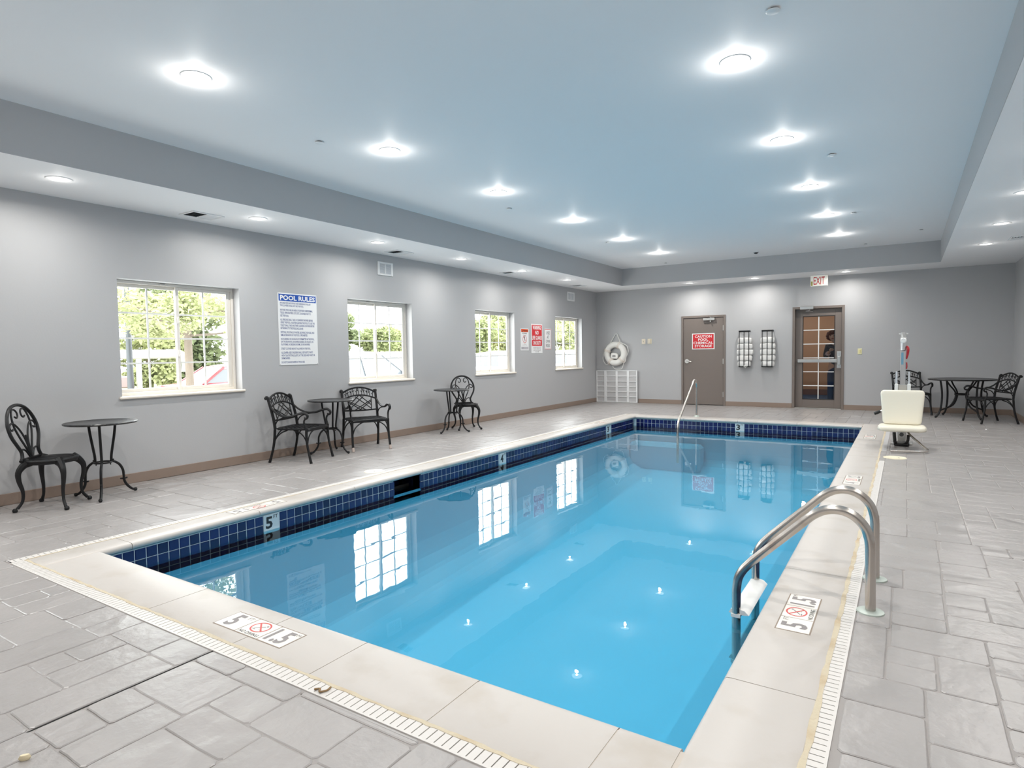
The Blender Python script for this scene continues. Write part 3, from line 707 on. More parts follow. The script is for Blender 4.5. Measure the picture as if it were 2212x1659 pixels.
# ------------------------------------------------------------------ lamps, sprinklers, vents
def lamp_light(parent, e, tray):
    """a small Lambertian disc just under the lens, and an added point fill that makes a halo on the ceiling"""
    ld = bpy.data.lights.new('lamp_beam', 'AREA'); ld.shape = 'DISK'; ld.size = .026; ld.energy = e; ld.spread = math.radians(142 if tray else 168); ld.color = (1, .97, .92)
    lo = bpy.data.objects.new('lamp_beam', ld); COL.objects.link(lo); lo.parent = parent; lo.location = (0, 0, -.02)
    ld = bpy.data.lights.new('ceiling_fill', 'POINT'); ld.energy = FILL_TRAY if tray else FILL_SOFFIT; ld.shadow_soft_size = .022; ld.color = (1, .97, .92)  # added fill hung below the lens to brighten the ceiling around it
    lo = bpy.data.objects.new('ceiling_fill', ld); COL.objects.link(lo); lo.parent = parent; lo.location = (0, 0, -.075)
def build_lamps():
    tr = MB().lathe([(.075, .0), (.079, -.006), (.098, -.006), (.102, 0)], 28).mesh('trim_ring', True); tr.materials.append(M_ltrim)
    le = MB().lathe([(0, -.012), (.04, -.0105), (.066, -.006), (.076, -.001)], 28).mesh('lamp_lens', True); le.materials.append(M_lens)
    orow = ['nearest', 'second', 'third', 'fourth', 'fifth', 'sixth', 'seventh']
    def lamp(x, y, z, label, grp, e, size):
        t = thing('recessed_light', label, 'ceiling light', (x, y, z), group=grp)
        link('trim_ring', tr, None, t); link('lamp_lens', le, None, t); lamp_light(t, e, size > 160)
    ty = [-14.55, -12.6, -10.66, -8.76, -6.74, -4.8, -2.9]
    for i, y in enumerate(ty):
        lamp(2.74, y, HT, 'round recessed light in the tray ceiling, left row, '+('behind the camera' if i == 0 else orow[i-1]+' from the camera'), 'lights in the tray ceiling', LAMP_TRAY, 166)
        lamp(5.98, y, HT, 'round recessed light in the tray ceiling, right row, '+('behind the camera' if i == 0 else 'above the frame' if i == 1 else orow[i-2]+' from the camera'), 'lights in the tray ceiling', LAMP_TRAY, 166)
    for i, y in enumerate([-14.6, -12.68, -10.71, -8.81, -6.88, -4.95, -3.07]):
        lamp(.72, y, HS, 'round recessed light in the left soffit, '+('beside the camera' if i == 0 else orow[i-1]+' from the camera'), 'lights in the left soffit', LAMP_SOFFIT, 150)
        lamp(8.02, y, HS, 'round recessed light in the right soffit, '+((('beside the camera', 'first', 'second', 'third')[i]+' of those outside the frame') if i < 4 else orow[i-4]+' in view from the camera'), 'lights in the right soffit', LAMP_SOFFIT, 150)
    for x, s_ in ((2.69, 'left, above the grey door'), (4.14, 'middle, between the two doors'), (5.93, 'right, beside the exit sign')):
        lamp(x, -.62, HS, 'round recessed light in the back soffit, '+s_, 'lights in the back soffit', LAMP_SOFFIT, 150)
    for x in (2.7, 5.95): lamp(x, -16.2, HS, 'round recessed light in the near soffit behind the camera, at x %.0f' % x if False else ('round recessed light in the near soffit behind the camera, '+('left' if x < 4 else 'right')), 'lights in the near soffit', LAMP_SOFFIT, 150)
build_lamps()
def build_ceiling_fittings():
    disc = MB().lathe([(0, -.016), (.036, -.016), (.040, -.013), (.040, -.010), (.012, -.010), (.012, 0)], 22).mesh('cover_plate', True); disc.materials.append(M_ltrim)
    neck = MB().lathe([(.024, 0), (.024, -.009), (.0, -.009)], 14).mesh('sprinkler_neck'); neck.materials.append(M_dark)
    names = [(6.317, -11.204, 'nearest sprinkler cap of the right line'), (2.382, -11.212, 'nearest sprinkler cap of the left line'), (6.332, -7.981, 'second sprinkler cap of the right line'), (2.376, -7.954, 'second sprinkler cap of the left line'),
             (6.324, -4.743, 'third sprinkler cap of the right line'), (2.398, -4.701, 'third sprinkler cap of the left line'), (2.381, -1.426, 'farthest sprinkler cap of the left line'), (6.32, -1.471, 'farthest sprinkler cap of the right line'), (7.188, -2.532, 'sprinkler cap near the right edge of the tray')]
    for x, y, s_ in names:
        t = thing('sprinkler', 'round white concealed '+s_+', tray ceiling', 'sprinkler', (x, y, HT), group='sprinklers in the tray ceiling')
        link('cover_plate', disc, None, t); link('sprinkler_neck', neck, None, t)
    t = thing('smoke_detector', 'small dark round detector in the tray ceiling near the back wall', 'detector', (4.387, -1.772, HT))
    put('detector_base', MB().lathe([(.055, 0), (.055, -.012), (.0, -.012)], 20), M_ventgrey, t, True)
    put('detector_dome', MB().lathe([(.042, -.012), (.038, -.026), (.02, -.036), (0, -.038)], 20), M_rubber, t, True)
    for x, y, s_ in ((.37, -11.17, 'nearest the camera'), (.37, -8.0, 'second from the camera'), (.385, -4.85, 'third from the camera'), (.386, -1.83, 'nearest the back wall'), (8.4, -3.47, 'in the right soffit')):
        t = thing('soffit_vent', 'white louvered air register in the '+('left soffit, '+s_ if x < 4 else 'right soffit'), 'vent', (x, y, HS), group='soffit air registers')
        a, b = .14, .185
        m = MB(); f = .022
        m.bbox(-a, -b, -.012, -a+f, b, 0, .003); m.bbox(a-f, -b, -.012, a, b, 0, .003); m.bbox(-a+f, -b, -.012, a-f, -b+f, 0, .003); m.bbox(-a+f, b-f, -.012, a-f, b, 0, .003); m.bbox(-a+f, -.008, -.012, a-f, .008, 0, .003)
        put('register_frame', m, M_ltrim, t)
        put('register_throat', MB().box(-a+f, -b+f, -.001, a-f, -.008, 0), M_dark, t)
        put('damper_plate', MB().box(-a+f, .008, -.006, a-f, b-f, -.001), M_louver, t)
        for k in range(6):
            x0 = -a+f+.012+k*(2*a-2*f-.02)/6
            put('louver', MB().add([(x0, -b+f, -.001), (x0+.018, -b+f, -.010), (x0+.018, -.008, -.010), (x0, -.008, -.001), (x0+.002, -b+f, 0), (x0+.02, -b+f, -.009), (x0+.02, -.008, -.009), (x0+.002, -.008, 0)], [(0, 1, 2, 3), (7, 6, 5, 4), (0, 4, 5, 1), (2, 6, 7, 3)]), M_ventgrey, t)
    for y0, y1, z0, z1, s_ in ((-8.109, -7.77, 2.598, 2.81, 'over the second window'), (-1.70, -1.315, 2.60, 2.819, 'near the back corner')):
        t = thing('wall_vent', 'square white two-panel wall vent high on the left wall '+s_, 'vent', mw=frame_mw((0, y0, z0), (0, 1, 0), (0, 0, 1)), group='wall vents on the left wall')
        w, h, f = y1-y0, z1-z0, .045
        m = MB(); m.bbox(0, 0, 0, f, h, .016, .004); m.bbox(w-f, 0, 0, w, h, .016, .004); m.bbox(f, 0, 0, w-f, f*.7, .016, .004); m.bbox(f, h-f*.7, 0, w-f, h, .016, .004); m.bbox(w/2-.012, f*.7, 0, w/2+.012, h-f*.7, .016, .004)
        put('vent_frame', m, M_ltrim, t)
        for a, b in ((f, w/2-.012), (w/2+.012, w-f)):
            put('vent_panel', MB().box(a, f*.7, .001, b, h-f*.7, .004), M_ventgrey, t)
            k = 9
            for i in range(k):
                zc = f*.7+(h-1.4*f)*(i+.5)/k
                put('louver', MB().box(a, zc-.004, .004, b, zc+.003, .010), M_louver, t)
build_ceiling_fittings()

# ------------------------------------------------------------------ cast metal furniture (local +x is the way a sitter faces)
M_table = mat('cast_table_top', (.016, .016, .017), .3, bump=(26, 1.0, .006, 2), spec=.6)
M_scuff = mat('scuffed_bare_metal', (.50, .42, .38), .5, .3)
def armchair(label, x, y, rz, scuffed=False):
    t = thing('armchair', label, 'chair', (x, y, 0), rz, 'cast metal armchairs')
    bx = lambda z: -.215-.012*max(0, (z-.42)/.1)-.016*max(0, (z-.55)/.1)
    for s in (-1, 1):
        p = spline([(.285, .268*s, .0), (.262, .266*s, .10), (.236, .262*s, .22), (.226, .260*s, .34), (.228, .258*s, .43)], 4)
        lg = put('leg', MB().tube(p, lerp_list([.020, .0165, .0165, .019, .019], len(p)), 6), M_black, t, True)
        if scuffed: put('worn_foot', MB().tube([(.287, .268*s, .001), (.272, .267*s, .055)], .0205, 8), M_scuff, lg, True)
        p = spline([(-.295, .272*s, .0), (-.258, .266*s, .12), (-.228, .26*s, .26), (-.215, .256*s, .42)], 4)
        put('leg', MB().tube(p, lerp_list([.020, .0165, .018, .019], len(p)), 6), M_black, t, True)
    # seat: rim, front apron, woven lattice
    out = []
    for a in range(32):
        th = 2*PI*a/32; c, s_ = math.cos(th), math.sin(th)
        out.append((.012+.235*math.copysign(abs(c)**.45, c), .262*math.copysign(abs(s_)**.4, s_), .425))
    m = MB().tube(out, .0135, 6, closed=True)
    m.tube([(.236, -.25, .412), (.245, 0, .408), (.236, .25, .412)], .016, 6)
    for k in range(-3, 4):
        m.box(-.215, k*.072-.011, .421, .24, k*.072+.011, .431)
        m.box(.012+k*.066-.011, -.25, .424, .012+k*.066+.011, .25, .434)
    put('seat', m, M_black, t, True)
    # backrest
    m = MB()
    for s in (-1, 1):
        p = spline([(bx(z), .25*s+.004*s*(z-.4), z) for z in (.42, .52, .62, .72, .79, .815)]+[(bx(.815)-.02, .252*s, .822), (bx(.815)-.032, .252*s, .806)], 4)
        m.tube(p, lerp_list([.0195, .0185, .018, .0185, .021, .021], len(p)), 7)
        m.lathe([(0, -.026), (.018, -.024), (.022, 0), (.018, .024), (0, .026)], 10, (bx(.815)-.018, .252*s, .812), 'y')
    def rail(z0, zc, r, ins=0.25):
        p = [(bx(z0+(zc-z0)*(1-(i/8)**2))-.004, ins*i/8, z0+(zc-z0)*(1-(i/8)**2)) for i in range(-8, 9)]
        m.tube(p, r, 6)
    rail(.785, .865, .0135); rail(.690, .752, .011); rail(.535, .528, .012)
    zt = lambda u: .690+(.752-.690)*(1-(u/.25)**2)
    ztop = lambda u: .785+.08*(1-(u/.25)**2)
    bar = lambda u0, z0, u1, z1, r=.0075: m.tube([(bx(z0)-.003, u0, z0), (bx((z0+z1)/2)-.003, (u0+u1)/2, (z0+z1)/2), (bx(z1)-.003, u1, z1)], r, 5)
    for s in (-1, 1):
        bar(.165*s, .53, .178*s, zt(.178))
        bar(.17*s, .60, 0, zt(0)); bar(.17*s, .545, -.06*s, zt(.06)-.02); bar(.09*s, .53, -.17*s, .672); bar(-.02*s, .53, .172*s, .655)
    for i in range(-5, 6):
        u = i*.04; za, zb = zt(u), ztop(u); d = .012*(1 if i % 2 else -1)
        bar(u, za, u+d, zb, .0055)
        zm = za*.5+zb*.5
        bar(u+d*.4, zm, u+d*.4+.018*(1 if i % 3 else -1), zm+.024, .0045); bar(u+d*.2, zm-.012, u-.016, zm+.012, .0045)
    put('backrest', m, M_black, t, True)
    for s in (-1, 1):
        m = MB()
        p = spline([(bx(.69), .25*s, .70), (-.19, .262*s, .632), (-.08, .272*s, .588), (.04, .278*s, .590), (.14, .28*s, .622), (.215, .28*s, .632), (.258, .28*s, .606), (.256, .28*s, .572), (.232, .28*s, .562), (.218, .28*s, .578)], 5)
        m.tube(p, lerp_list([.012, .0125, .013, .014, .0155, .017, .016, .013, .011, .010], len(p)), 7, flat=1.25)
        p = spline([(.238, .278*s, .570), (.208, .274*s, .535), (.207, .268*s, .485), (.228, .262*s, .43)], 4); m.tube(p, .0125, 6)
        p = spline([(bx(.47), .25*s, .455), (-.175, .256*s, .53), (-.09, .264*s, .568), (.0, .272*s, .582)], 4); m.tube(p, .0085, 6)
        put('armrest', m, M_black, t, True)
        m = MB()
        m.tube(spline([(.238, .262*s, .21), (.205, .26*s, .31), (.14, .258*s, .38), (.05, .256*s, .412)], 4), .0085, 6)
        m.tube(spline([(-.245, .262*s, .18), (-.205, .259*s, .30), (-.13, .257*s, .375), (-.04, .256*s, .412)], 4), .0085, 6)
        m.tube(spline([(.236, .258*s, .22), (.232, .22*s, .32), (.23, .14*s, .385), (.232, .05*s, .41)], 4), .0085, 6)
        m.tube(spline([(-.236, .258*s, .22), (-.222, .22*s, .32), (-.215, .14*s, .385), (-.21, .05*s, .41)], 4), .0085, 6)
        put('brace', m, M_black, t, True)
    return t
def bistro_chair(label, x, y, rz):
    t = thing('bistro_chair', label, 'chair', (x, y, 0), rz, 'scroll-back bistro chairs')
    for sx in (-1, 1):
        for sy in (-1, 1):
            f = .205
            p = spline([(.118*sx, .118*sy, .432), (.150*sx, .150*sy, .405), (.178*sx, .178*sy, .345), (.176*sx, .176*sy, .265), (.160*sx, .160*sy, .175), (.164*sx, .164*sy, .09), (.192*sx, .192*sy, .03)], 4)
            m = MB().tube(p, lerp_list([.044, .032, .024, .019, .0145, .0125, .014], len(p)), 8)
            m.lathe([(0, 0), (.016, .003), (.021, .014), (.018, .028), (.010, .037), (0, .038)], 10, (f*sx, f*sy, 0))
            put('leg', m, M_black, t, True)
    m = MB(); r = .205
    m.lathe([(r-.035, .436), (r-.02, .428), (r, .432), (r+.004, .442), (r-.002, .452), (r-.03, .450), (r-.036, .444), (r-.035, .436)], 36)
    m.lathe([(r-.03, .43), (r-.012, .41), (r-.008, .41), (r-.006, .434)], 36)
    for k in range(-4, 5):
        w = math.sqrt(max(.001, (r-.02)**2-(k*.038)**2)); m.box(-w, k*.038-.010, .438, w, k*.038+.010, .447)
    m.box(-.012, -r+.02, .436, .012, r-.02, .445)
    put('seat', m, M_black, t, True)
    lean = lambda v: -.155-.20*v-.05*v*v
    P = lambda pts, k=5: spline([(lean(v), u, .445+v) for u, v in pts], k)
    m = MB()
    half = [(.175, .0), (.150, .012), (.134, .045), (.132, .085), (.165, .145), (.202, .215), (.214, .295), (.196, .365), (.155, .428), (.09, .475), (0, .492)]
    m.tube(P(half+[(-u, v) for u, v in half[-2::-1]]), .0145, 8)
    m.box(lean(0)-.014, -.16, .446, lean(0)+.016, .16, .466)
    for s in (-1, 1):
        q = lambda pts: P([(u*s, v) for u, v in pts])
        a = q([(0, .02), (-.05, .12), (-.095, .21), (-.125, .30), (-.122, .385), (-.095, .445), (-.058, .455), (-.030, .430), (-.030, .395), (-.052, .378), (-.076, .392)])
        m.tube(a, lerp_list([.010, .009, .008, .0075], len(a)), 6)
        a = q([(.004, .02), (.012, .14), (.036, .225), (.082, .298), (.135, .336), (.178, .325), (.188, .292), (.166, .274), (.146, .288)])
        m.tube(a, lerp_list([.009, .0085, .0075], len(a)), 6)
        m.tube(q([(.133, .085), (.095, .098), (.055, .075), (.02, .02)]), .0085, 6)
    m.tube(P([(0, .0), (0, .1), (0, .22)]), .0075, 6)
    put('backrest', m, M_black, t, True)
    return t
def round_table(label, x, y, rot):
    t = thing('bistro_table', label, 'table', (x, y, 0), rot, 'small round bistro tables')
    H = .735; Rr = .31
    m = MB().lathe([(0, H-.014), (Rr-.03, H-.014), (Rr-.012, H-.02), (Rr-.002, H-.014), (Rr, H-.006), (Rr-.006, H), (Rr-.022, H+.001), (Rr-.03, H-.003), (0, H-.003)], 48)
    put('tabletop', m, M_table, t, True)
    put('table_ring', MB().tube([(.074*math.cos(2*PI*i/24), .074*math.sin(2*PI*i/24), .335) for i in range(24)], .0085, 6, closed=True), M_black, t, True)
    for k in range(3):
        a = 2*PI*k/3; c, s = math.cos(a), math.sin(a)
        q = lambda pts, n=5: spline([(r*c, r*s, z) for r, z in pts], n)
        m = MB()
        m.tube(q([(.128, H-.014), (.117, .62), (.097, .50), (.080, .40), (.076, .335)]), .0125, 7)
        p = q([(.068, .338), (.105, .328), (.150, .292), (.178, .235), (.184, .18), (.188, .125), (.212, .075), (.252, .032), (.280, .018)])
        m.tube(p, lerp_list([.011, .0125, .012, .0125, .0115], len(p)), 7)
        m.lathe([(0, -.018), (.012, -.015), (.018, 0), (.012, .015), (0, .018)], 10, (.288*c, .288*s, .018))
        m.tube([(.152*c, .152*s, .15), (.184*c, .184*s, .142), (.216*c, .216*s, .152)], .008, 6)
        m.tube([(.066*c, .066*s, .322), (.07*c, .07*s, .302)], [.009, .004], 6)
        m.tube([(.074*c, .074*s, .345), (.098*c, .098*s, .352)], .008, 6)
        put('leg', m, M_black, t, True)
    return t
def dining_table(label, x, y, rot):
    t = thing('patio_table', label, 'table', (x, y, 0), rot)
    H = .735; Rr = .54
    put('tabletop', MB().lathe([(0, H-.014), (Rr-.04, H-.014), (Rr-.012, H-.026), (Rr-.002, H-.016), (Rr, H-.006), (Rr-.006, H), (Rr-.03, H+.001), (Rr-.04, H-.003), (0, H-.003)], 64), M_table, t, True)
    put('hub_ring', MB().tube([(.105*math.cos(2*PI*i/28), .105*math.sin(2*PI*i/28), .44) for i in range(28)], .015, 6, closed=True), M_black, t, True)
    for k in range(4):
        a = PI*k/2; c, s = math.cos(a), math.sin(a)
        q = lambda pts, n=5: spline([(r*c, r*s, z) for r, z in pts], n)
        m = MB()
        m.tube(q([(.41, H-.02), (.385, .58), (.372, .42), (.382, .25), (.415, .11), (.458, .04), (.480, .022)]), .0165, 7)
        m.lathe([(0, -.022), (.015, -.018), (.022, 0), (.015, .018), (0, .022)], 10, (.485*c, .485*s, .022))
        put('leg', m, M_black, t, True)
        put('brace', MB().tube(q([(.30, H-.02), (.225, .61), (.145, .52), (.112, .44), (.135, .34), (.22, .22), (.385, .145)]), .014, 7), M_black, t, True)
    return t
bistro_chair('black scroll-back bistro chair left of the first table, at the left edge', .430, -12.740, math.radians(43))
round_table('small round black table under the first window, beside the bistro chair', .426, -12.315, math.radians(90))
armchair('black cast metal armchair left of the middle table, seen from its side', .425, -9.97, math.radians(20))
round_table('small round black table between two armchairs below the rules sign', .324, -9.39, math.radians(7))
armchair('black cast metal armchair right of the middle table, with scuffed pale front feet', .437, -8.862, math.radians(-27), True)
round_table('small round black table under the wall between second and third windows', .467, -6.885, math.radians(27))
bistro_chair('black scroll-back bistro chair right of the third table, under the third window', .420, -6.415, math.radians(-36))
armchair('black cast metal armchair against the back wall, behind the pool lift', 7.10, -.47, math.radians(-72))
dining_table('large round black patio table in the far right corner', 7.90, -.83, math.radians(33))
armchair('black cast metal armchair right of the large table, facing it, near right wall', 8.255, -1.60, math.radians(205))

# ------------------------------------------------------------------ signs
M_serif_white = M_signw
def rules_sign():
    w, h = .636, .965
    t = thing('rules_sign', 'tall white POOL RULES sign with blue header on the left wall', 'sign', mw=frame_mw((0, -9.953, 1.222), (0, 1, 0), (0, 0, 1)))
    put('sign_board', MB().bbox(0, 0, 0, w, h, .006, .002), M_signw, t)
    put('header_band', MB().box(.014, h-.108, .006, w-.014, h-.016, .0066), M_blue, t)
    text(t, 'POOL RULES', M_signw, .034, w-.03, h-.096, h-.030, .0072, 'heading', .035)
    paras = [('ANYONE WHO HAS OR HAS HAD DIARRHEA IN THE LAST\nTWO (2) WEEKS SHALL NOT USE THE POOL.', 2), ('ANYONE WHO HAS AN AREA OF EXPOSED SUBEPIDERMAL\nTISSUE, OPEN BLISTERS, CUTS, ETC. IS ADVISED NOT TO\nUSE THE POOL.', 3),
             ('ALL PERSONS SHALL TAKE A CLEANSING SHOWER BEFORE\nUSING THE POOL. A BATHER LEAVING THE POOL TO USE THE\nTOILET SHALL TAKE ANOTHER CLEANSING SHOWER BEFORE\nRETURNING TO THE POOL ENCLOSURE.', 4),
             ('SPITTING, SPOUTING OF WATER, BLOWING THE NOSE, AND\nSIMILAR BEHAVIOR IN THE POOL IS PROHIBITED.', 2), ('NO RUNNING OR ROUGH PLAY IS PERMITTED IN THE POOL,\nON THE RUNWAYS, ON DIVING BOARDS, ON FLOATS, ON\nPLATFORMS, IN DRESSING ROOMS, OR IN SHOWERS.', 3),
             ('STREET CLOTHES ARE NOT ALLOWED IN THE POOL.', 1), ('ALL DIAPER-AGED CHILDREN SHALL USE PLASTIC PANTS\nWITH TIGHT FITTING ELASTIC AT THE LEGS AND WAIST OR\nSWIM DIAPERS.', 3), ('DO NOT CHANGE DIAPERS AT POOL SIDE.', 1)]
    wid = [.50, .53, .56, .55, .545, .48, .55, .375]
    lh, gap = .0388, .0132; y = h-.122
    for (s, n), wd in zip(paras, wid):
        text(t, s, M_inkblue, .03, .03+wd, y-lh*(n-1)-.026, y, .0066, 'paragraph', .012)
        y -= lh*n+gap
    for x in (.012, w-.012):
        for yy in (.012, h-.008): put('screw', MB().lathe([(0, .009), (.004, .008), (.005, .006)], 8, (x, yy-.002, 0)), M_greyink, t)
def small_signs():
    w, h = .335, .475
    t = thing('diving_sign', 'white warning sign with orange header and no-diving circle, leftmost of three', 'sign', mw=frame_mw((0, -3.879, 1.391), (0, 1, 0), (0, 0, 1)))
    put('sign_board', MB().bbox(0, 0, 0, w, h, .005, .002), M_signw, t)
    put('header_band', MB().box(.02, h-.075, .005, w-.02, h-.012, .0056), M_orange, t)
    m = MB(); m.add([(.05, h-.068, .0062), (.09, h-.068, .0062), (.07, h-.022, .0062)], [(0, 1, 2)]); put('hazard_triangle', m, M_ink, t)
    text(t, 'WARNING', M_ink, .105, w-.04, h-.062, h-.026, .0062, 'heading', .02)
    text(t, 'NO DIVING', M_ink, .075, w-.075, h-.118, h-.088, .0056, 'lettering', .02)
    text(t, 'SHALLOW WATER', M_greyink, .10, w-.10, h-.150, h-.138, .0056)
    cx, cy = w/2, .245; o_, i_ = arc(cx, cy, .085, 0, 2*PI, 32)[:-1], arc(cx, cy, .074, 0, 2*PI, 32)[:-1]; n = len(o_)
    m = MB(); m.add([(x, y, .0058) for x, y in o_]+[(x, y, .0058) for x, y in i_], [(k, (k+1) % n, n+(k+1) % n, n+k) for k in range(n)])
    m.add([(cx-.058, cy+.048, .0058), (cx-.05, cy+.056, .0058), (cx+.058, cy-.048, .0058), (cx+.05, cy-.056, .0058)], [(0, 3, 2, 1)])
    put('prohibition_ring', m, M_rimred, t)
    m = MB(); m.add([(cx-.03, cy-.05, .0054), (cx-.018, cy-.05, .0054), (cx+.012, cy+.03, .0054), (cx-.006, cy+.034, .0054)], [(0, 1, 2, 3)])
    m.add([(cx-.004+.016*math.cos(2*PI*i/12), cy+.048+.016*math.sin(2*PI*i/12), .0054) for i in range(12)], [tuple(range(12))]); put('diver_figure', m, M_ink, t)
    text(t, 'YOU CAN BE\nPERMANENTLY INJURED', M_greyink, .07, w-.07, .108, .142, .0056, align='CENTER')
    put('footer_bar', MB().box(.02, .022, .005, w-.02, .082, .0056), M_greybar, t); text(t, 'SAFETY', M_ink, .05, .13, .045, .06, .0062)
    w, h = .489, .654
    t = thing('lifeguard_sign', 'red and white sign warning of no lifeguard, middle and largest of three', 'sign', mw=frame_mw((0, -3.429, 1.325), (0, 1, 0), (0, 0, 1)))
    put('sign_board', MB().bbox(0, 0, 0, w, h, .006, .002), M_signw, t)
    put('red_field', MB().box(.022, .165, .006, w-.022, h-.02, .0066), M_red, t)
    for i, (s, a) in enumerate((('WARNING:', .06), ('NO', .17), ('LIFE GUARD', .03), ('ON DUTY', .075))):
        y1 = h-.033-i*.1135; text(t, s, M_signw, a, w-a, y1-.09, y1, .0072, 'heading', .03)
    text(t, 'CHILDREN SHALL NOT USE\nTHE POOL WITHOUT AN\nADULT IN ATTENDANCE\nAT ALL TIMES', M_greyink, .07, w-.07, .022, .145, .0066, 'lettering', .005, align='CENTER')
    w, h = .307, .479
    t = thing('risk_sign', 'narrow white USE AT OWN RISK sign with thin red border', 'sign', mw=frame_mw((0, -2.831, 1.408), (0, 1, 0), (0, 0, 1)))
    put('sign_board', MB().bbox(0, 0, 0, w, h, .005, .002), M_signw, t)
    m = MB()
    for (a, b, c, d) in ((.008, .008, w-.008, .018), (.008, h-.018, w-.008, h-.008), (.008, .018, .016, h-.018), (w-.016, .018, w-.008, h-.018)): m.box(a, b, .005, c, d, .0056)
    put('border', m, M_red, t)
    for i, (s, a) in enumerate((('USE', .07), ('AT', .10), ('OWN', .06), ('RISK', .06))):
        y1 = h-.058-i*.097; text(t, s, M_ink, a, w-a, y1-.072, y1, .0058, 'lettering', .004)
    # red notice on the grey door
    w, h = .545, .39
    t = thing('caution_sign', 'red and white CAUTION POOL CHEMICAL STORAGE sign on the grey door', 'sign', mw=frame_mw((2.562, .002, 1.362), (1, 0, 0), (0, 0, 1)))
    put('sign_board', MB().bbox(0, 0, 0, w, h, .005, .002), M_signw, t)
    put('red_field', MB().box(.022, .022, .005, w-.022, h-.022, .0056), M_red, t)
    for i, (s, a) in enumerate((('CAUTION', .07), ('POOL', .15), ('CHEMICAL', .035), ('STORAGE', .065))):
        y1 = h-.045-i*.0775; text(t, s, M_signw, a, w-a, y1-.062, y1, .0062, 'heading', .022)
    # exit sign hanging from the back soffit
    t = thing('exit_sign', 'white exit sign with red letters hanging from the back soffit above the glazed door', 'sign', mw=frame_mw((5.242, -.43, 2.680), (1, 0, 0), (0, 0, 1)))
    w, h = .333, .226
    put('sign_case', MB().bbox(0, 0, -.04, w, h, 0, .008), mat('exit_white', (.86, .83, .76), .4, emit=(1, .93, .82, .18)), t)
    text(t, 'EXIT', M_red, .062, .278, .034, .196, .0006, 'lettering', .004)
    put('indicator_label', MB().box(.010, .012, 0, .045, .105, .0008), mat('label_olive', (.42, .38, .10), .5), t)
    put('ceiling_canopy', MB().bbox(.06, h, -.05, w-.06, h+.0195, .01, .003), M_ltrim, t)
rules_sign(); small_signs()

# ------------------------------------------------------------------ things on the back wall
def life_ring():
    cx, cz = .575, 1.283
    t = thing('life_ring', 'white foam life ring hung from a rope over the white lattice panel', 'life ring', mw=frame_mw((cx, -.082, cz), (1, 0, 0), (0, 0, 1)))
    Rm, r = .238, .084
    put('ring_body', MB().tube([(Rm*math.cos(2*PI*i/48), Rm*math.sin(2*PI*i/48), 0) for i in range(48)], r, 14, closed=True, flat=.94), M_ring, t, True)
    for k, a in enumerate((65, 160, 235, 318)):
        a = math.radians(a); c, s = math.cos(a), math.sin(a); pts = []
        for i in range(20):
            b = 2*PI*i/20; q = Rm+(r+.004)*math.cos(b); pts.append((q*c, q*s, (r+.004)*.94*math.sin(b)))
        m = MB()
        for d in (-.02, 0, .02): m.tube([(x-s*d, y+c*d, z) for x, y, z in pts], .0105, 6, closed=True)
        put('strap_band', m, mat('strap_pale', (.80, .74, .68), .7), t, True)
    rope = [[(.10, .315, .0), (.185, .275, .02), (.30, .215, .0), (.345, .14, .0), (.345, .03, -.01), (.305, -.065, 0), (.235, -.125, .03), (.2, -.17, .04)],
            [(.2, -.17, .04), (.235, -.2, .03), (.225, -.27, .0), (.185, -.36, -.01), (.15, -.405, -.01), (.0, -.405, -.01), (-.05, -.375, 0), (-.075, -.325, .02)],
            [(-.19, -.25, .02), (-.25, -.285, .0), (-.31, -.25, -.01), (-.355, -.16, -.01), (-.36, -.09, -.01), (-.33, .02, 0), (-.318, .06, .02)]]
    m = MB()
    for p in rope: m.tube(spline(p, 5), .0095, 6)
    put('grab_rope', m, M_rope, t, True)
    m = MB(); m.tube([(-.17, .27, -.04), (-.02, .518, -.062), (.0, .525, -.062), (.02, .518, -.062), (.115, .32, -.02)], .009, 6)
    put('hanging_rope', m, M_rope, t, True)
    put('wall_hook', MB().tube([(0, .50, -.078), (0, .505, -.06), (0, .525, -.055)], .007, 6), M_steel2, t, True)
    m = MB().tube(spline([(.262, -.08, -.02), (.285, -.12, 0), (.27, -.20, .0), (.22, -.235, .0), (.18, -.225, .01)], 5), .016, 6); put('rope_coil', m, M_rope, t, True)
    b = thing('throw_bag', 'white rounded rescue bag resting inside the bottom of the life ring', 'bag', mw=frame_mw((.563, -.095, 1.225), (.96, -.28, 0), (.28*0, 0, 1)) if False else frame_mw((.560, -.105, 1.225), (1, 0, 0), (0, 0, 1)))
    pts = []
    m = MB(); rings = []
    for z, k in ((-.045, .55), (-.035, .9), (0, 1.0), (.03, .93), (.045, .6)):
        rings.append([(k*.105*math.copysign(abs(math.cos(a))**.55, math.cos(a))+.012*math.sin(a), k*.078*math.copysign(abs(math.sin(a))**.6, math.sin(a))-.02*math.cos(a), z) for a in [2*PI*i/24 for i in range(24)]])
    m.loft(rings); put('bag_body', m, M_ring, b, True)
    put('printed_patch', MB().add([(.052*math.cos(2*PI*i/20), .026*math.sin(2*PI*i/20)-.004, .0462) for i in range(20)], [tuple(range(20))]), mat('patch_grey', (.30, .29, .28), .6), b)
life_ring()
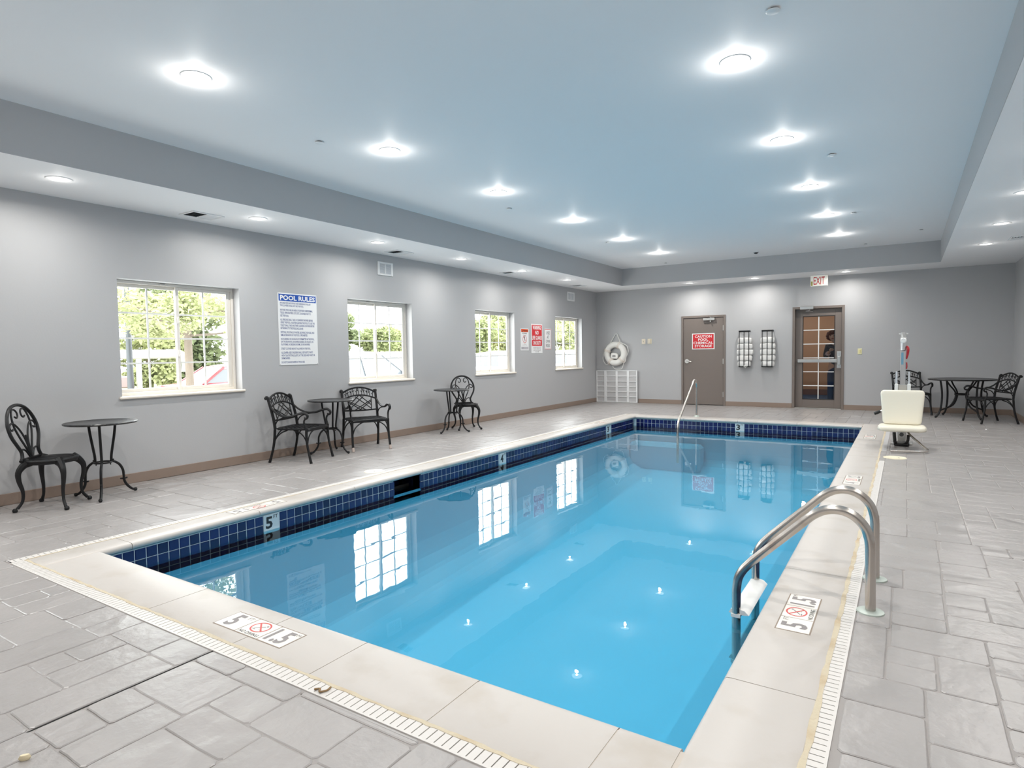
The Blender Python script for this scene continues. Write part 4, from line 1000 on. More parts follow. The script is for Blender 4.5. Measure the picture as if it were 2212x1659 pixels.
def lattice_panel():
    x0, x1, h = .008, 1.162, .842
    t = thing('lattice_panel', 'white lattice grille panel leaning on the back wall under the life ring', 'panel', (0, 0, 0))
    for a, b in ((x0, x0+.024), (.237, .305), (.563, .622), (.876, .939), (x1-.034, x1)): put('stile', MB().bbox(a, -.06, .002, b, -.034, h, .002), M_lattice, t)
    for z in (.012, .152, .284, .419, .555, .693, .831): put('rail', MB().bbox(x0+.004, -.055, z-.010, x1-.004, -.038, z+.010, .002), M_lattice, t)
    cols = (x0+.024, .237, .305, .563, .622, .876, .939, x1-.034)
    for i in range(4): put('mesh_backing', MB().box(cols[2*i]-.005, -.036, .006, cols[2*i+1]+.005, -.030, h-.006), M_latback, t)
lattice_panel()
def wall_plates():
    t = thing('outlet_plate', 'cream wall plate with dark outlet, right of the life ring', 'outlet', mw=frame_mw((1.268, 0, 1.520), (1, 0, 0), (0, 0, 1)))
    put('plate', MB().bbox(0, 0, 0, .098, .132, .006, .003), mat('cream_plate', (.78, .70, .58), .4), t)
    put('socket', MB().bbox(.034, .04, .006, .064, .095, .010, .002), M_beige, t)
    put('slot', MB().box(.041, .058, .010, .046, .078, .0106).box(.053, .058, .010, .058, .078, .0106).box(.046, .046, .010, .053, .052, .0106), M_rubber, t)
    t = thing('thermostat', 'small beige wall box beside the cream outlet plate', 'wall box', mw=frame_mw((1.425, 0, 1.522), (1, 0, 0), (0, 0, 1)))
    put('back_plate', MB().bbox(0, 0, 0, .11, .13, .008, .003), M_beige, t)
    put('cover_box', MB().bbox(.012, .006, .008, .075, .118, .045, .006), mat('cream_plate', (.78, .70, .58), .4), t)
    put('dial', MB().lathe([(0, .052), (.012, .052), (.014, .045)], 14, (.045, .04, 0)), M_beige, t)
    t = thing('light_switch', 'ivory light switch plate right of the glazed exit door', 'light switch', mw=frame_mw((6.126, 0, 1.205), (1, 0, 0), (0, 0, 1)))
    put('plate', MB().bbox(0, 0, 0, .08, .125, .006, .003), M_yellow, t)
    put('rocker', MB().bbox(.025, .03, .006, .055, .095, .011, .003), mat('ivory_rocker', (.70, .63, .30), .4), t)
wall_plates()
def towel_racks():
    order = ('topmost', 'second from top', 'middle', 'second from bottom', 'bottom')
    for n, (x0, bulge) in enumerate(((3.695, .03), (4.200, .012))):
        side = ('left', 'right')[n]; w = .238
        t = thing('towel_rack', 'black wire towel rack on the back wall, '+('left of the pair, beside the grey door' if n == 0 else 'right of the pair, nearer the exit door'), 'towel rack', mw=frame_mw((x0, 0, .93), (1, 0, 0), (0, 0, 1)), group='towel racks on the back wall')
        H = .855
        put('top_bar', MB().bbox(0, H-.035, .001, .012, H, .135, .002).bbox(w-.012, H-.035, .001, w, H, .135, .002).bbox(0, H-.035, .125, w, H, .14, .002).bbox(.0, H-.03, .0, w, H, .006, .002), M_black, t)
        put('bottom_bar', MB().bbox(0, 0, .001, .012, .02, .135, .002).bbox(w-.012, 0, .001, w, .02, .135, .002).bbox(0, 0, .125, w, .02, .14, .002).bbox(.012, .0, .02, w-.012, .006, .125, .002), M_black, t)
        for x in (.012, w/2, w-.012): put('rod', MB().box(x-.008, .02, .129, x+.008, H-.035, .136), M_black, t)
        for i in range(5):
            zc = .93+.008+.068+(4-i)*.1365; rr = random.Random(10*n+i)
            L_ = .30+(bulge if i in (1, 2, 3) else -.02)+rr.uniform(-.015, .015)
            o = thing('rolled_towel', 'rolled white towel, '+order[i]+' in the '+side+' towel rack', 'towel', (x0+w/2+rr.uniform(-.008, .012), -.066, zc), 0, 'rolled towels in the wall racks')
            rings = []; n_ = 24; sq = lambda v: math.copysign(abs(v)**.5, v)
            for k in range(13):
                u = -1+2*k/12; fl = 1-.12*abs(u)**3; wob = .004*math.sin(5*u+i)
                rad = (.063*fl+wob) if abs(u) < .999 else .05
                rings.append([(u*L_/2, .95*rad*sq(math.cos(2*PI*j/n_))*(1+.03*math.sin(3*2*PI*j/n_+i)), 1.085*rad*sq(math.sin(2*PI*j/n_))) for j in range(n_)])
            put('towel_roll', MB().loft(rings), M_towel, o, True, ang=70)
            sp = []
            for e in (-1, 1):
                m = MB(); m.tube([(e*(L_/2+.001), .05*(1-q/26)*math.cos(q*.55), .05*(1-q/26)*math.sin(q*.55)) for q in range(25)], .006, 5)
                put('rolled_end', m, M_towel, o, True)
        if n == 0:
            m = MB(); P = [(.0, 0), (.05, -.02), (.085, .01), (.06, .045), (.01, .04)]
            put('loose_corner', MB().prism(P, -.004, .006, lambda x, y, z: (x-.005, -.07+z, y-.072)), M_towel, o)
towel_racks()

# ------------------------------------------------------------------ rails, ladder, pool lift
def handrail():
    t = thing('pool_handrail', 'bent steel handrail at the far edge of the pool, in front of the grey door', 'handrail', (0, 0, 0))
    x = 3.445
    p = [(x, -2.70, .0), (x, -2.70, .58)]+spline([(x, -2.70, .60), (x, -2.735, .70), (x, -2.82, .745), (x, -2.93, .722), (x, -2.99, .66)], 6)+[(x, -3.80, .085)]+spline([(x, -3.83, .06), (x, -3.895, -.01), (x, -3.925, -.10)], 4)+[(x, -3.93, -.75)]
    put('rail_tube', MB().tube(p, .022, 12), M_steel, t, True)
    put('floor_flange', MB().lathe([(.022, .03), (.03, .028), (.055, .008), (.06, .0), (.0, 0)], 18, (x, -2.70, .0005)), M_plate, t, True)
handrail()
def ladder():
    t = thing('pool_ladder', 'steel pool ladder with two curved grab rails on the right side of the pool', 'ladder', (0, 0, 0))
    for y in (-11.609, -11.081):
        p = [(6.870, y, .006), (6.866, y, .33)]+spline([(6.862, y, .37), (6.845, y, .425), (6.808, y, .472), (6.760, y, .50), (6.708, y, .508), (6.655, y, .497), (6.60, y, .464), (6.548, y, .414)], 5)+[(6.305, y, .172)]+spline([(6.285, y, .150), (6.250, y, .107), (6.224, y, .055), (6.214, y, -.01)], 5)+[(6.214, y, -.95)]
        put('grab_rail', MB().tube(p, .0243, 16), M_steel, t, True)
        put('floor_flange', MB().lathe([(.0, .012), (.026, .012), (.05, .011), (.062, .007), (.064, .0)], 28, (6.870, y, .0005)), M_plate, t, True)
    for z in (-.135, -.40, -.66):
        m = MB(); poly = [(6.175, 0), (6.185, .018), (6.20, .03), (6.26, .022), (6.285, 0), (6.26, -.004), (6.20, -.006)]
        n = len(poly); rings = [[(x, y, z-.012+zz) for x, zz in poly] for y in (-11.62, -11.585, -11.5, -11.345, -11.19, -11.105, -11.07)]
        m.loft(rings); m.box(6.19, -11.635, z-.03, 6.24, -11.06, z-.012)
        put('tread', m, M_white, t, True)
        for y in (-11.609, -11.081): put('tread_bolt', MB().lathe([(0, -.030), (.008, -.029), (.010, -.024)], 8, (6.214, y, z-.02), 'y'), M_steel2, t)
ladder()
def pool_lift():
    t = thing('pool_lift', 'cream-seated pool lift with steel mast on the right pool deck', 'pool lift', (6.97, -5.05, 0))
    put('base_plate', MB().bbox(-.13, -.12, 0, .13, .22, .018, .004), M_steel2, t)
    m = MB(); m.bbox(-.055, .10, .018, .055, .19, .82, .006); put('mast_foot', m, M_steel2, t)
    m = MB(); m.bbox(-.034, .115, .80, .034, .175, 1.30, .005); m.box(-.03, .112, .82, -.024, .116, 1.28); m.box(.024, .112, .82, .03, .116, 1.28)
    put('mast', m, mat('mast_aluminium', (.62, .62, .63), .3, .9), t)
    put('mast_decal', MB().box(-.027, .1135, 1.10, .005, .1152, 1.27), mat('decal_blue', (.16, .33, .45), .4), t)
    for s in (-1, 1):
        put('side_plate', MB().bbox(s*.075-.012, .09, .30, s*.075+.012, .20, 1.0, .004), M_ventgrey, t)
        put('white_bracket', MB().bbox(s*.075-.022, .07, .70, s*.075+.022, .09, .83, .004), M_white, t)
    m = MB().lathe([(0, 0), (.042, 0), (.042, .17), (.036, .175), (0, .175)], 20, (0, .145, 1.30)); put('head_tube', m, mat('mast_aluminium', (.62, .62, .63), .3, .9), t, True)
    put('head_cap', MB().lathe([(0, -.002), (.036, -.002), (.036, .006)], 20, (0, .145, 1.294)), M_rubber, t)
    m = MB(); m.tube([(0, .145, 1.475), (0, .145, 1.55)], .034, 16); m.tube([(-.055, .145, 1.53), (.055, .145, 1.53)], .012, 8); m.tube([(0, .10, 1.535), (0, .09, 1.535)], .02, 12)
    put('head_pivot', m, M_steel2, t, True)
    put('white_knob', MB().lathe([(0, .062), (.034, .06), (.040, .05), (.040, .03), (0, .03)], 20, (0, .13, 1.445), 'y') if False else MB().lathe([(0, .055), (.030, .053), (.038, .045), (.038, .0), (0, 0)], 20, (0, .105, 1.437), 'y'), M_white, t, True)
    m = MB(); m.tube(spline([(.040, .15, 1.355), (.050, .12, 1.345), (.056, .10, 1.31), (.052, .10, 1.25), (.044, .11, 1.20), (.040, .12, 1.18)], 5), lerp_list([.012, .017, .019, .016, .011, .008], 26), 8)
    m.tube(spline([(.042, .12, 1.13), (.045, .12, 1.10), (.046, .12, 1.07), (.04, .12, 1.04)], 4), .007, 6)
    put('red_handle', m, mat('handle_red', srgb(170, 26, 38), .4), t, True)
    # lever with black grip to the left
    m = MB().tube([(-.05, .08, .50), (-.18, .05, .46), (-.285, .03, .435)], .011, 8); lv = put('lever', m, M_steel2, t, True)
    put('grip', MB().tube([(-.262, .035, .442), (-.30, .028, .420), (-.335, .02, .405)], [.018, .024, .02], 10), M_rubber, lv, True)
    # seat
    def slab(poly_fn, n=28):
        pass
    def rrect(w0, w1, z0, z1, r, n=6):
        """rounded quadrilateral: half width w0 at z0, w1 at z1"""
        out = []
        for (cx, cz, a0) in ((w0-r, z0+r, -PI/2), (w1-r, z1-r, 0), (-(w1-r), z1-r, PI/2), (-(w0-r), z0+r, PI)):
            out += [(cx+r*math.cos(a0+PI/2*i/n), cz+r*math.sin(a0+PI/2*i/n)) for i in range(n+1)]
        return out
    zb0, zb1, yb = .300, .762, -.27
    rings = []
    for dy, k in ((.03, .012), (.022, .002), (.0, 0), (-.012, .004), (-.02, .016), (-.0185, .05)):
        q = rrect(.226-k, .255-k, zb0+k, zb1-k, .05 if k < .03 else .03); rings.append([(x, yb+dy-.06*(.5-(z-zb0)/(zb1-zb0)), z) for x, z in q])
    put('seat_back', MB().loft(rings), M_cream, t, True, ang=60)
    rings = []
    for z, k in ((.232, .03), (.236, .008), (.26, .0), (.288, .004), (.298, .022), (.292, .06)):
        q = rrect(.275-k, .262-k, -.68+k, -.26-k, .07); rings.append([(x, y, z+.16*x*x*(1 if z > .25 else .9)) for x, y in q])
    put('seat_pan', MB().loft(rings), M_cream, t, True, ang=60)
    m = MB(); m.tube([(0, .12, .21), (0, -.66, .205)], .030, 12); m.tube([(0, -.24, .25), (0, -.20, .50), (0, .10, .56)], .026, 10)
    put('seat_arm', m, M_steel2, t, True)
    put('tube_end', MB().tube([(0, -.655, .205), (0, -.675, .205)], .026, 12), M_rubber, t, True)
    m = MB(); m.tube(spline([(-.085, -.42, .20), (-.08, -.40, .12), (-.075, -.30, .05), (-.06, -.2, .025)], 4), .02, 8); m.tube(spline([(.075, -.42, .17), (.07, -.38, .09), (.05, -.26, .04), (.04, -.2, .025)], 4), .018, 8); m.bbox(-.09, -.30, .003, .09, -.12, .05, .014)
    put('support_foot', m, M_rubber, t, True)
    p = spline([(.07, -.36, .205), (.10, -.42, .17), (.20, -.60, .095), (.255, -.70, .055), (.285, -.765, .035), (.27, -.845, .028), (.20, -.89, .025)], 6)+[(-.115, -.985, .025)]
    put('footrest_bar', MB().tube(p, .0135, 10), M_steel, t, True)
pool_lift()
def deck_bits():
    lid = lambda r: MB().lathe([(0, .006), (.022, .006), (.024, .004), (r-.014, .004), (r-.010, .006), (r-.003, .005), (r, 0)], 40)
    t = thing('skimmer_cover', 'round beige skimmer cover in the left deck above the skimmer opening', 'cover', (1.857, -10.108, 0), group='round deck covers')
    put('cover_disc', lid(.118), mat('lid_beige', (.74, .68, .58), .45), t, True); put('finger_hole', MB().lathe([(.0, .0068), (.010, .0066)], 10), M_dark, t)
    t = thing('deck_cover', 'round yellowed deck cover in front of the pool lift', 'cover', (6.908, -6.40, 0), group='round deck covers')
    put('cover_disc', lid(.125), mat('lid_yellow', (.72, .66, .50), .5), t, True); put('finger_hole', MB().lathe([(.0, .0068), (.010, .0066)], 10, (.04, -.02, 0)), M_dark, t)
    m = MB(); m.lathe([(0, -.011), (.008, -.009), (.011, 0), (.008, .009), (0, .011)], 9); m.v = [(x*1.7, y*.8+.2*x, z+.010) for x, y, z in m.v]
    tag(put('pebble', m, mat('pebble_ivory', (.74, .64, .44), .6), None, True, (4.53, -14.372, 0), (0, 0, .8)), 'small ivory pebble lying on the stone deck at lower left', 'pebble')
    m = MB(); m.lathe([(0, 0), (.014, .002), (.012, .008), (0, .010)], 9)
    tag(put('paper_scrap', m, M_signw, None, True, (8.107, -2.768, 0)), 'tiny white scrap on the deck before the right armchair', 'scrap')
    m = MB().tube(spline([(0, 0, .004), (.02, .012, .006), (.035, -.004, .006), (.05, .02, .004), (.045, .045, .004)], 4), .004, 5)
    tag(put('dead_leaf', m, mat('leaf_brown', (.24, .15, .07), .8), None, True, (5.02, -13.575, .001)), 'shrivelled brown leaf lying on the near drain grate', 'leaf')
deck_bits()
# ------------------------------------------------------------------ outside the windows
def outside():
    struct('ground_lot', MB().box(-70, -40, -.45, -.2, 70, -.30), mat('pale_asphalt', (.72, .72, .71), .9, bump=(12, .3, .01)))
    g = struct('ground_lawn', MB().box(-70, -40, -.30, -12.4, 70, -.26), mat('lawn_green', (.22, .23, .11), .95, bump=(30, .8, .02), vary=((.25, .25, .13), .6, .35, .7)))
    struct('trim_5', MB().bbox(-12.4, -40, -.30, -12.2, 70, -.18, .02), mat('kerb_concrete', (.6, .6, .58), .9))
    struct('ground_walk', MB().box(-2.2, -40, -.30, -.2, 70, -.25), mat('walk_concrete', (.72, .72, .71), .9))
outside()
M_leaf = [mat('leaf_green_a', (.27, .30, .15), .7, rand=.0), mat('leaf_green_b', (.33, .35, .18), .7), mat('leaf_green_c', (.20, .235, .125), .7)]
M_bark = mat('tree_bark', (.15, .12, .095), .9, bump=(22, .9, .02))
for m_ in M_leaf:
    nt = m_.node_tree; p = nt.nodes['Principled BSDF']; tl = nt.nodes.new('ShaderNodeBsdfTranslucent'); tl.inputs[0].default_value = p.inputs['Base Color'].default_value
    mx = nt.nodes.new('ShaderNodeMixShader'); mx.inputs[0].default_value = .35; nt.links.new(p.outputs[0], mx.inputs[1]); nt.links.new(tl.outputs[0], mx.inputs[2]); nt.links.new(mx.outputs[0], nt.nodes['Material Output'].inputs[0])
def foliage_mesh(seed, n, blobs, size):
    rr = random.Random(seed); mb = MB()
    for i in range(n):
        bx, by, bz, br = rr.choice(blobs)
        while True:
            p = Vector((rr.uniform(-1, 1), rr.uniform(-1, 1), rr.uniform(-1, 1)))
            if .25 < p.length < 1: break
        p = p*br; c = Vector((bx, by, bz))+Vector((p.x, p.y, p.z*.8))
        a = Vector((rr.uniform(-1, 1), rr.uniform(-1, 1), rr.uniform(-.6, .6))).normalized(); b = a.cross(Vector((rr.uniform(-1, 1), rr.uniform(-1, 1), rr.uniform(-1, 1)))).normalized()
        s = size*rr.uniform(.6, 1.3); q = c+a*s
        mb.add([c-a*s, c+b*s*.5, q, c-b*s*.5], [(0, 1, 2, 3)])
    return mb.mesh('foliage')
def trees():
    # the near tree in front of the first window
    t = thing('parking_lot_tree', 'leafy green tree with pale trunk outside the first window', 'tree', (-8.6, -6.30, -.3))
    tr = MB(); tr.tube(spline([(0, 0, 0), (.02, .01, 1.0), (-.01, .02, 2.0), (.02, .0, 3.2), (.0, .05, 4.4)], 5), lerp_list([.125, .10, .095, .085, .05], 21), 10)
    put('trunk', tr, M_bark, t, True)
    rr = random.Random(5); ends = []
    for k in range(15):
        a = rr.uniform(0, 2*PI); z = rr.uniform(2.2, 3.9); L_ = rr.uniform(1.0, 1.9); e = Vector((L_*math.cos(a), L_*math.sin(a), z+rr.uniform(.1, .8)))
        mid = Vector((e.x*.5, e.y*.5, z+(e.z-z)*.35+rr.uniform(-.05, .1)))
        b = put('branch', MB().tube(spline([(0, 0, z), mid, e], 5), lerp_list([.034, .024, .012], 11), 6), M_bark, t, True); ends += [mid*.5+e*.5, e]
    blobs = [(e.x, e.y, e.z, rr.uniform(.4, .62)) for e in ends]+[(0, 0, 4.3, .9), (0, 0, 3.6, .8)]
    o = link('foliage', foliage_mesh(3, 11000, blobs, .06), M_leaf[1], t); o['kind'] = 'stuff'
    # trees along the far edge of the lot
    protos = []
    for k in range(3):
        r2 = random.Random(20+k); bl = []
        for i in range(16):
            a = r2.uniform(0, 2*PI); q = r2.uniform(0, 1.5); bl.append((q*math.cos(a), q*math.sin(a), r2.uniform(.7, 4.0), r2.uniform(.7, 1.2)*(1.05-.12*k)))
        protos.append(foliage_mesh(40+k, 8000, bl, .16))
    trunk = MB().tube([(0, 0, 0), (.03, 0, 1.5), (0, .03, 3.2)], [.16, .13, .06], 8).mesh('trunk', True); trunk.materials.append(M_bark)
    spots = [(-27, -2.5, 1.25, 0), (-25.5, 1.2, .95, 1), (-28, 4.6, 1.15, 2), (-26, 8.2, 1.0, 0), (-25.5, 11.6, .72, 1), (-26.5, 14.6, .86, 2), (-25.6, 17.4, .80, 0), (-26.8, 20.6, .70, 1), (-26, 24, .86, 2),
             (-24, 27.8, 1.0, 0), (-25, 31.8, 1.05, 1), (-24.5, 35.9, 1.05, 2), (-26, 40, 1.1, 0), (-25, 45, 1.1, 1), (-24.5, 50, .95, 2), (-26, -7.0, 1.0, 1), (-25, -11.2, 1.0, 0)]
    NUM = 'one two three four five six seven eight nine ten eleven twelve thirteen fourteen fifteen sixteen seventeen'.split()
    for i, (x, y, s, k) in enumerate(spots):
        t = thing('boundary_tree', ('bushy bright green', 'rounded light green', 'dark green loose')[k]+' tree beyond the lot, number %s from the left in the row' % NUM[sorted(p[1] for p in spots).index(y)], 'tree', (x, y, -.3), i*1.3, 'trees along the edge of the lot'); t.scale = (s, s, s*(1+.1*(i % 3)))
        link('trunk', trunk, None, t)
        me = protos[k] if len(protos[k].materials) else protos[k]
        if not len(me.materials): me.materials.append(M_leaf[k])
        o = link('foliage', me, None, t); o['kind'] = 'stuff'
    # slender trunk seen through the fourth window
    t = thing('slim_tree', 'slim bare trunk with light foliage outside the fourth window', 'tree', (-10.0, 15.3, -.3))
    put('trunk', MB().tube([(0, 0, 0), (.03, .02, 2), (0, 0, 4.6)], [.13, .11, .06], 8), M_bark, t, True)
    o = link('foliage', foliage_mesh(77, 1800, [(.2, .6, 2.8, .6), (-.3, .9, 3.4, .7), (0, .2, 4.3, .9)], .06), M_leaf[1], t); o['kind'] = 'stuff'
    t = thing('lamp_post', 'grey steel lamp post in the lot outside the first window', 'lamp post', (-11.0, -6.58, -.3))
    put('post', MB().tube([(0, 0, 0), (0, 0, 5.2)], [.085, .06], 12), mat('post_grey', (.07, .075, .08), .5, .6), t, True)
    put('post_base', MB().lathe([(.17, 0), (.17, .35), (.15, .4), (0, .4)], 16), mat('kerb_concrete', (.6, .6, .58), .9), t, True)
    put('lamp_head', MB().bbox(-.12, -.1, 5.1, .55, .1, 5.22, .03), mat('post_grey', (.07, .075, .08), .5, .6), t)
trees()
M_cglass = mat('car_glass', (.06, .07, .08), .06, spec=.8)
M_tyre = mat('tyre_rubber', (.02, .02, .02), .8)
M_rim = mat('wheel_rim', (.55, .55, .56), .3, .8)
M_lampred = mat('tail_lamp_red', (.5, .02, .03), .25)
M_headl = mat('head_lamp', (.8, .82, .84), .15)
def car(label, x, y, rz, color, kind, cname):
    t = thing('car', label, 'car', (x, y, -.3), rz, 'cars parked outside')
    mc = mat('car_paint_'+cname, color, .25, coat=.6)
    if kind == 'sedan':
        L_, Wd = 4.6, 1.78
        body = [(-2.3, .45, .78), (-2.22, .30, .86), (-1.5, .26, .92), (-.9, .25, .93), (.2, .25, .92), (1.0, .25, .90), (1.7, .26, .84), (2.15, .30, .74), (2.3, .42, .62)]
        cab = [(-1.72, .90, .0), (-1.05, 1.36, .80), (-.3, 1.44, .84), (.25, 1.40, .82), (1.05, .90, .0)]
    elif kind == 'suv':
        L_, Wd = 4.8, 1.92
        body = [(-2.4, .50, .98), (-2.32, .34, 1.05), (-1.6, .30, 1.08), (.4, .30, 1.07), (1.2, .30, 1.04), (1.9, .32, .98), (2.3, .36, .86), (2.42, .5, .72)]
        cab = [(-2.28, 1.05, .3), (-2.05, 1.62, .86), (-.6, 1.74, .88), (.25, 1.70, .86), (1.15, 1.06, .0)]
    else:
        L_, Wd = 5.2, 1.98
        body = [(-2.6, .50, 1.12), (-2.55, .34, 1.16), (-1.0, .32, 1.18), (1.2, .32, 1.16), (1.9, .34, 1.08), (2.4, .38, .95), (2.58, .5, .78)]
        cab = [(-2.52, 1.14, .7), (-2.42, 1.88, .90), (-.4, 1.98, .90), (.9, 1.92, .86), (1.85, 1.12, .0)]
    def ring(xx, zb, zt, hw):
        r = .10; return [(xx, -hw+.05, zb), (xx, -hw, zb+.16), (xx, -hw, zt-.22), (xx, -hw+.035, zt-.05), (xx, -hw+.13, zt), (xx, hw-.13, zt), (xx, hw-.035, zt-.05), (xx, hw, zt-.22), (xx, hw, zb+.16), (xx, hw-.05, zb)]
    n = len(body); rings = []
    for i, (xx, zb, zt) in enumerate(body):
        k = 1-.16*(abs(2*i/(n-1)-1)**4); rings.append(ring(xx, zb, zt, Wd/2*k))
    put('body', MB().loft(rings), mc, t, True, ang=55)
    # cabin: glass volume with a painted roof and pillars
    belt = cab[0][1]; hw = Wd/2-.10
    low = [(cab[0][0], belt), (cab[-1][0], belt)]
    def crow(xx, z):
        w = hw-.20*(z-belt)/max(.3, (cab[2][1]-belt)); return w
    rings = []
    for xx, z, k in cab:
        w = crow(xx, z); zb = belt-.06
        rings.append([(xx, -hw, zb), (xx, -w-.002, max(z-.06, zb+.01)), (xx, -w+.08, max(z, zb+.02)), (xx, w-.08, max(z, zb+.02)), (xx, w+.002, max(z-.06, zb+.01)), (xx, hw, zb)])
    put('cabin_glass', MB().loft(rings), M_cglass, t, True, ang=30)
    m = MB(); rf = []
    for xx, z, k in cab[1:-1]:
        w = crow(xx, z); rf.append([(xx, -w-.012, z-.075), (xx, -w+.07, z+.012), (xx, w-.07, z+.012), (xx, w+.012, z-.075), (xx, w-.05, z-.06), (xx, -w+.05, z-.06)])
    m.loft(rf); rp = put('roof', m, mc, t, True)
    for s in (-1, 1):
        for (xa, za), (xb2, zb2) in (((cab[0][0], belt-.02), (cab[1][0], cab[1][1]-.02)), ((cab[-1][0], belt-.02), (cab[-2][0], cab[-2][1]-.02)), ((cab[2][0]+.1, belt-.02), (cab[2][0]+.05, cab[2][1]-.03))):
            put('pillar', MB().tube([(xa, s*(crow(xa, za)+.004), za), (xb2, s*(crow(xb2, zb2)+.004), zb2)], .038, 6), mc, t, True)
        put('mirror', MB().bbox(cab[-1][0]-.25, s*(hw+.06)-.09, belt+.02, cab[-1][0]-.08, s*(hw+.06)+.09, belt+.16, .03), mc, t)
        for xx in (cab[2][0]-.55, cab[2][0]+.35): put('door_handle', MB().bbox(xx-.09, s*(Wd/2)-.015, belt-.16, xx+.09, s*(Wd/2)+.02, belt-.12, .008), M_rim, t)
        for sx in (-1, 1):
            wh = put('wheel', MB().lathe([(0, -.11), (.22, -.11), (.30, -.10), (.335, -.07), (.335, .07), (.30, .10), (.22, .11), (0, .11)], 24, (sx*L_*.29, s*(Wd/2-.1), .335), 'y'), M_tyre, t, True)
            put('rim', MB().lathe([(0, .125*s), (.06, .125*s), (.20, .118*s), (.21, .10*s)], 18, (sx*L_*.29, s*(Wd/2-.1), .335), 'y') if False else MB().lathe([(0, -.125*s), (.06, -.125*s), (.20, -.118*s), (.21, -.10*s)], 18, (sx*L_*.29, s*(Wd/2-.1), .335), 'y'), M_rim, wh, True)
        put('tail_lamp', MB().bbox(body[0][0]-.01, s*.62-.14, body[0][2]-.22, body[0][0]+.14, s*.62+.16, body[0][2]-.06, .02), M_lampred, t)
        put('head_lamp', MB().bbox(body[-1][0]-.20, s*.6-.16, body[-1][2]-.14, body[-1][0]+.0, s*.6+.14, body[-1][2]-.01, .02), M_headl, t)
    put('plate', MB().bbox(body[0][0]-.02, -.16, .55, body[0][0]+.02, .16, .68, .004), M_signw, t)
    return t
def vehicles():
    car('red sedan parked behind the trunk outside the first window', -10.1, -3.6, math.radians(84), (.22, .022, .03), 'sedan', 'red')
    car('pale green sedan at the lower left corner of the first window', -7.2, -10.6, PI/2, (.62, .68, .62), 'sedan', 'pale')
    car('white sport utility wagon with side mirror outside the second window', -6.2, -2.7, PI/2, (.80, .80, .80), 'suv', 'white')
    car('white hatchback with dark trim beyond the white wagon, second window', -9.4, 2.6, PI/2, (.78, .78, .79), 'suv', 'white2')
    car('white sport utility wagon outside the third window', -8.8, 9.4, PI/2, (.80, .80, .80), 'suv', 'white3')
    car('white van outside the fourth window', -8.2, 14.7, PI/2, (.80, .80, .80), 'suv', 'white4')
    t = thing('gooseneck_trailer', 'white gooseneck trailer across the lawn seen through the first window', 'trailer', (-14.4, -4.95, -.3), math.radians(80))
    mw = mat('trailer_white', (.35, .34, .34), .4)
    put('neck_beam', MB().bbox(-1.6, -.12, 1.62, 1.2, .12, 1.92, .05), mw, t)
    put('neck_drop', MB().tube(spline([(1.1, 0, 1.78), (1.5, 0, 1.75), (1.72, 0, 1.5), (1.72, 0, 1.15)], 5), .16, 10), mw, t, True)
    for x in (-1.1, .25): put('support_leg', MB().bbox(x-.07, -.07, 0, x+.07, .07, 1.64, .01), mw, t)
    put('front_brace', MB().tube([(-1.5, 0, 1.7), (-2.1, 0, .95)], .10, 8), mw, t, True)
    put('trailer_deck', MB().bbox(-4.6, -1.0, .72, -.2, 1.0, 1.08, .03), mat('trailer_pink', (.20, .15, .145), .5), t)
    for x in (-3.6, -2.7): put('wheel', MB().lathe([(0, -.9), (.36, -.9), (.36, .9), (0, .9)], 20, (x, 0, .36), 'y'), M_tyre, t, True)
vehicles()

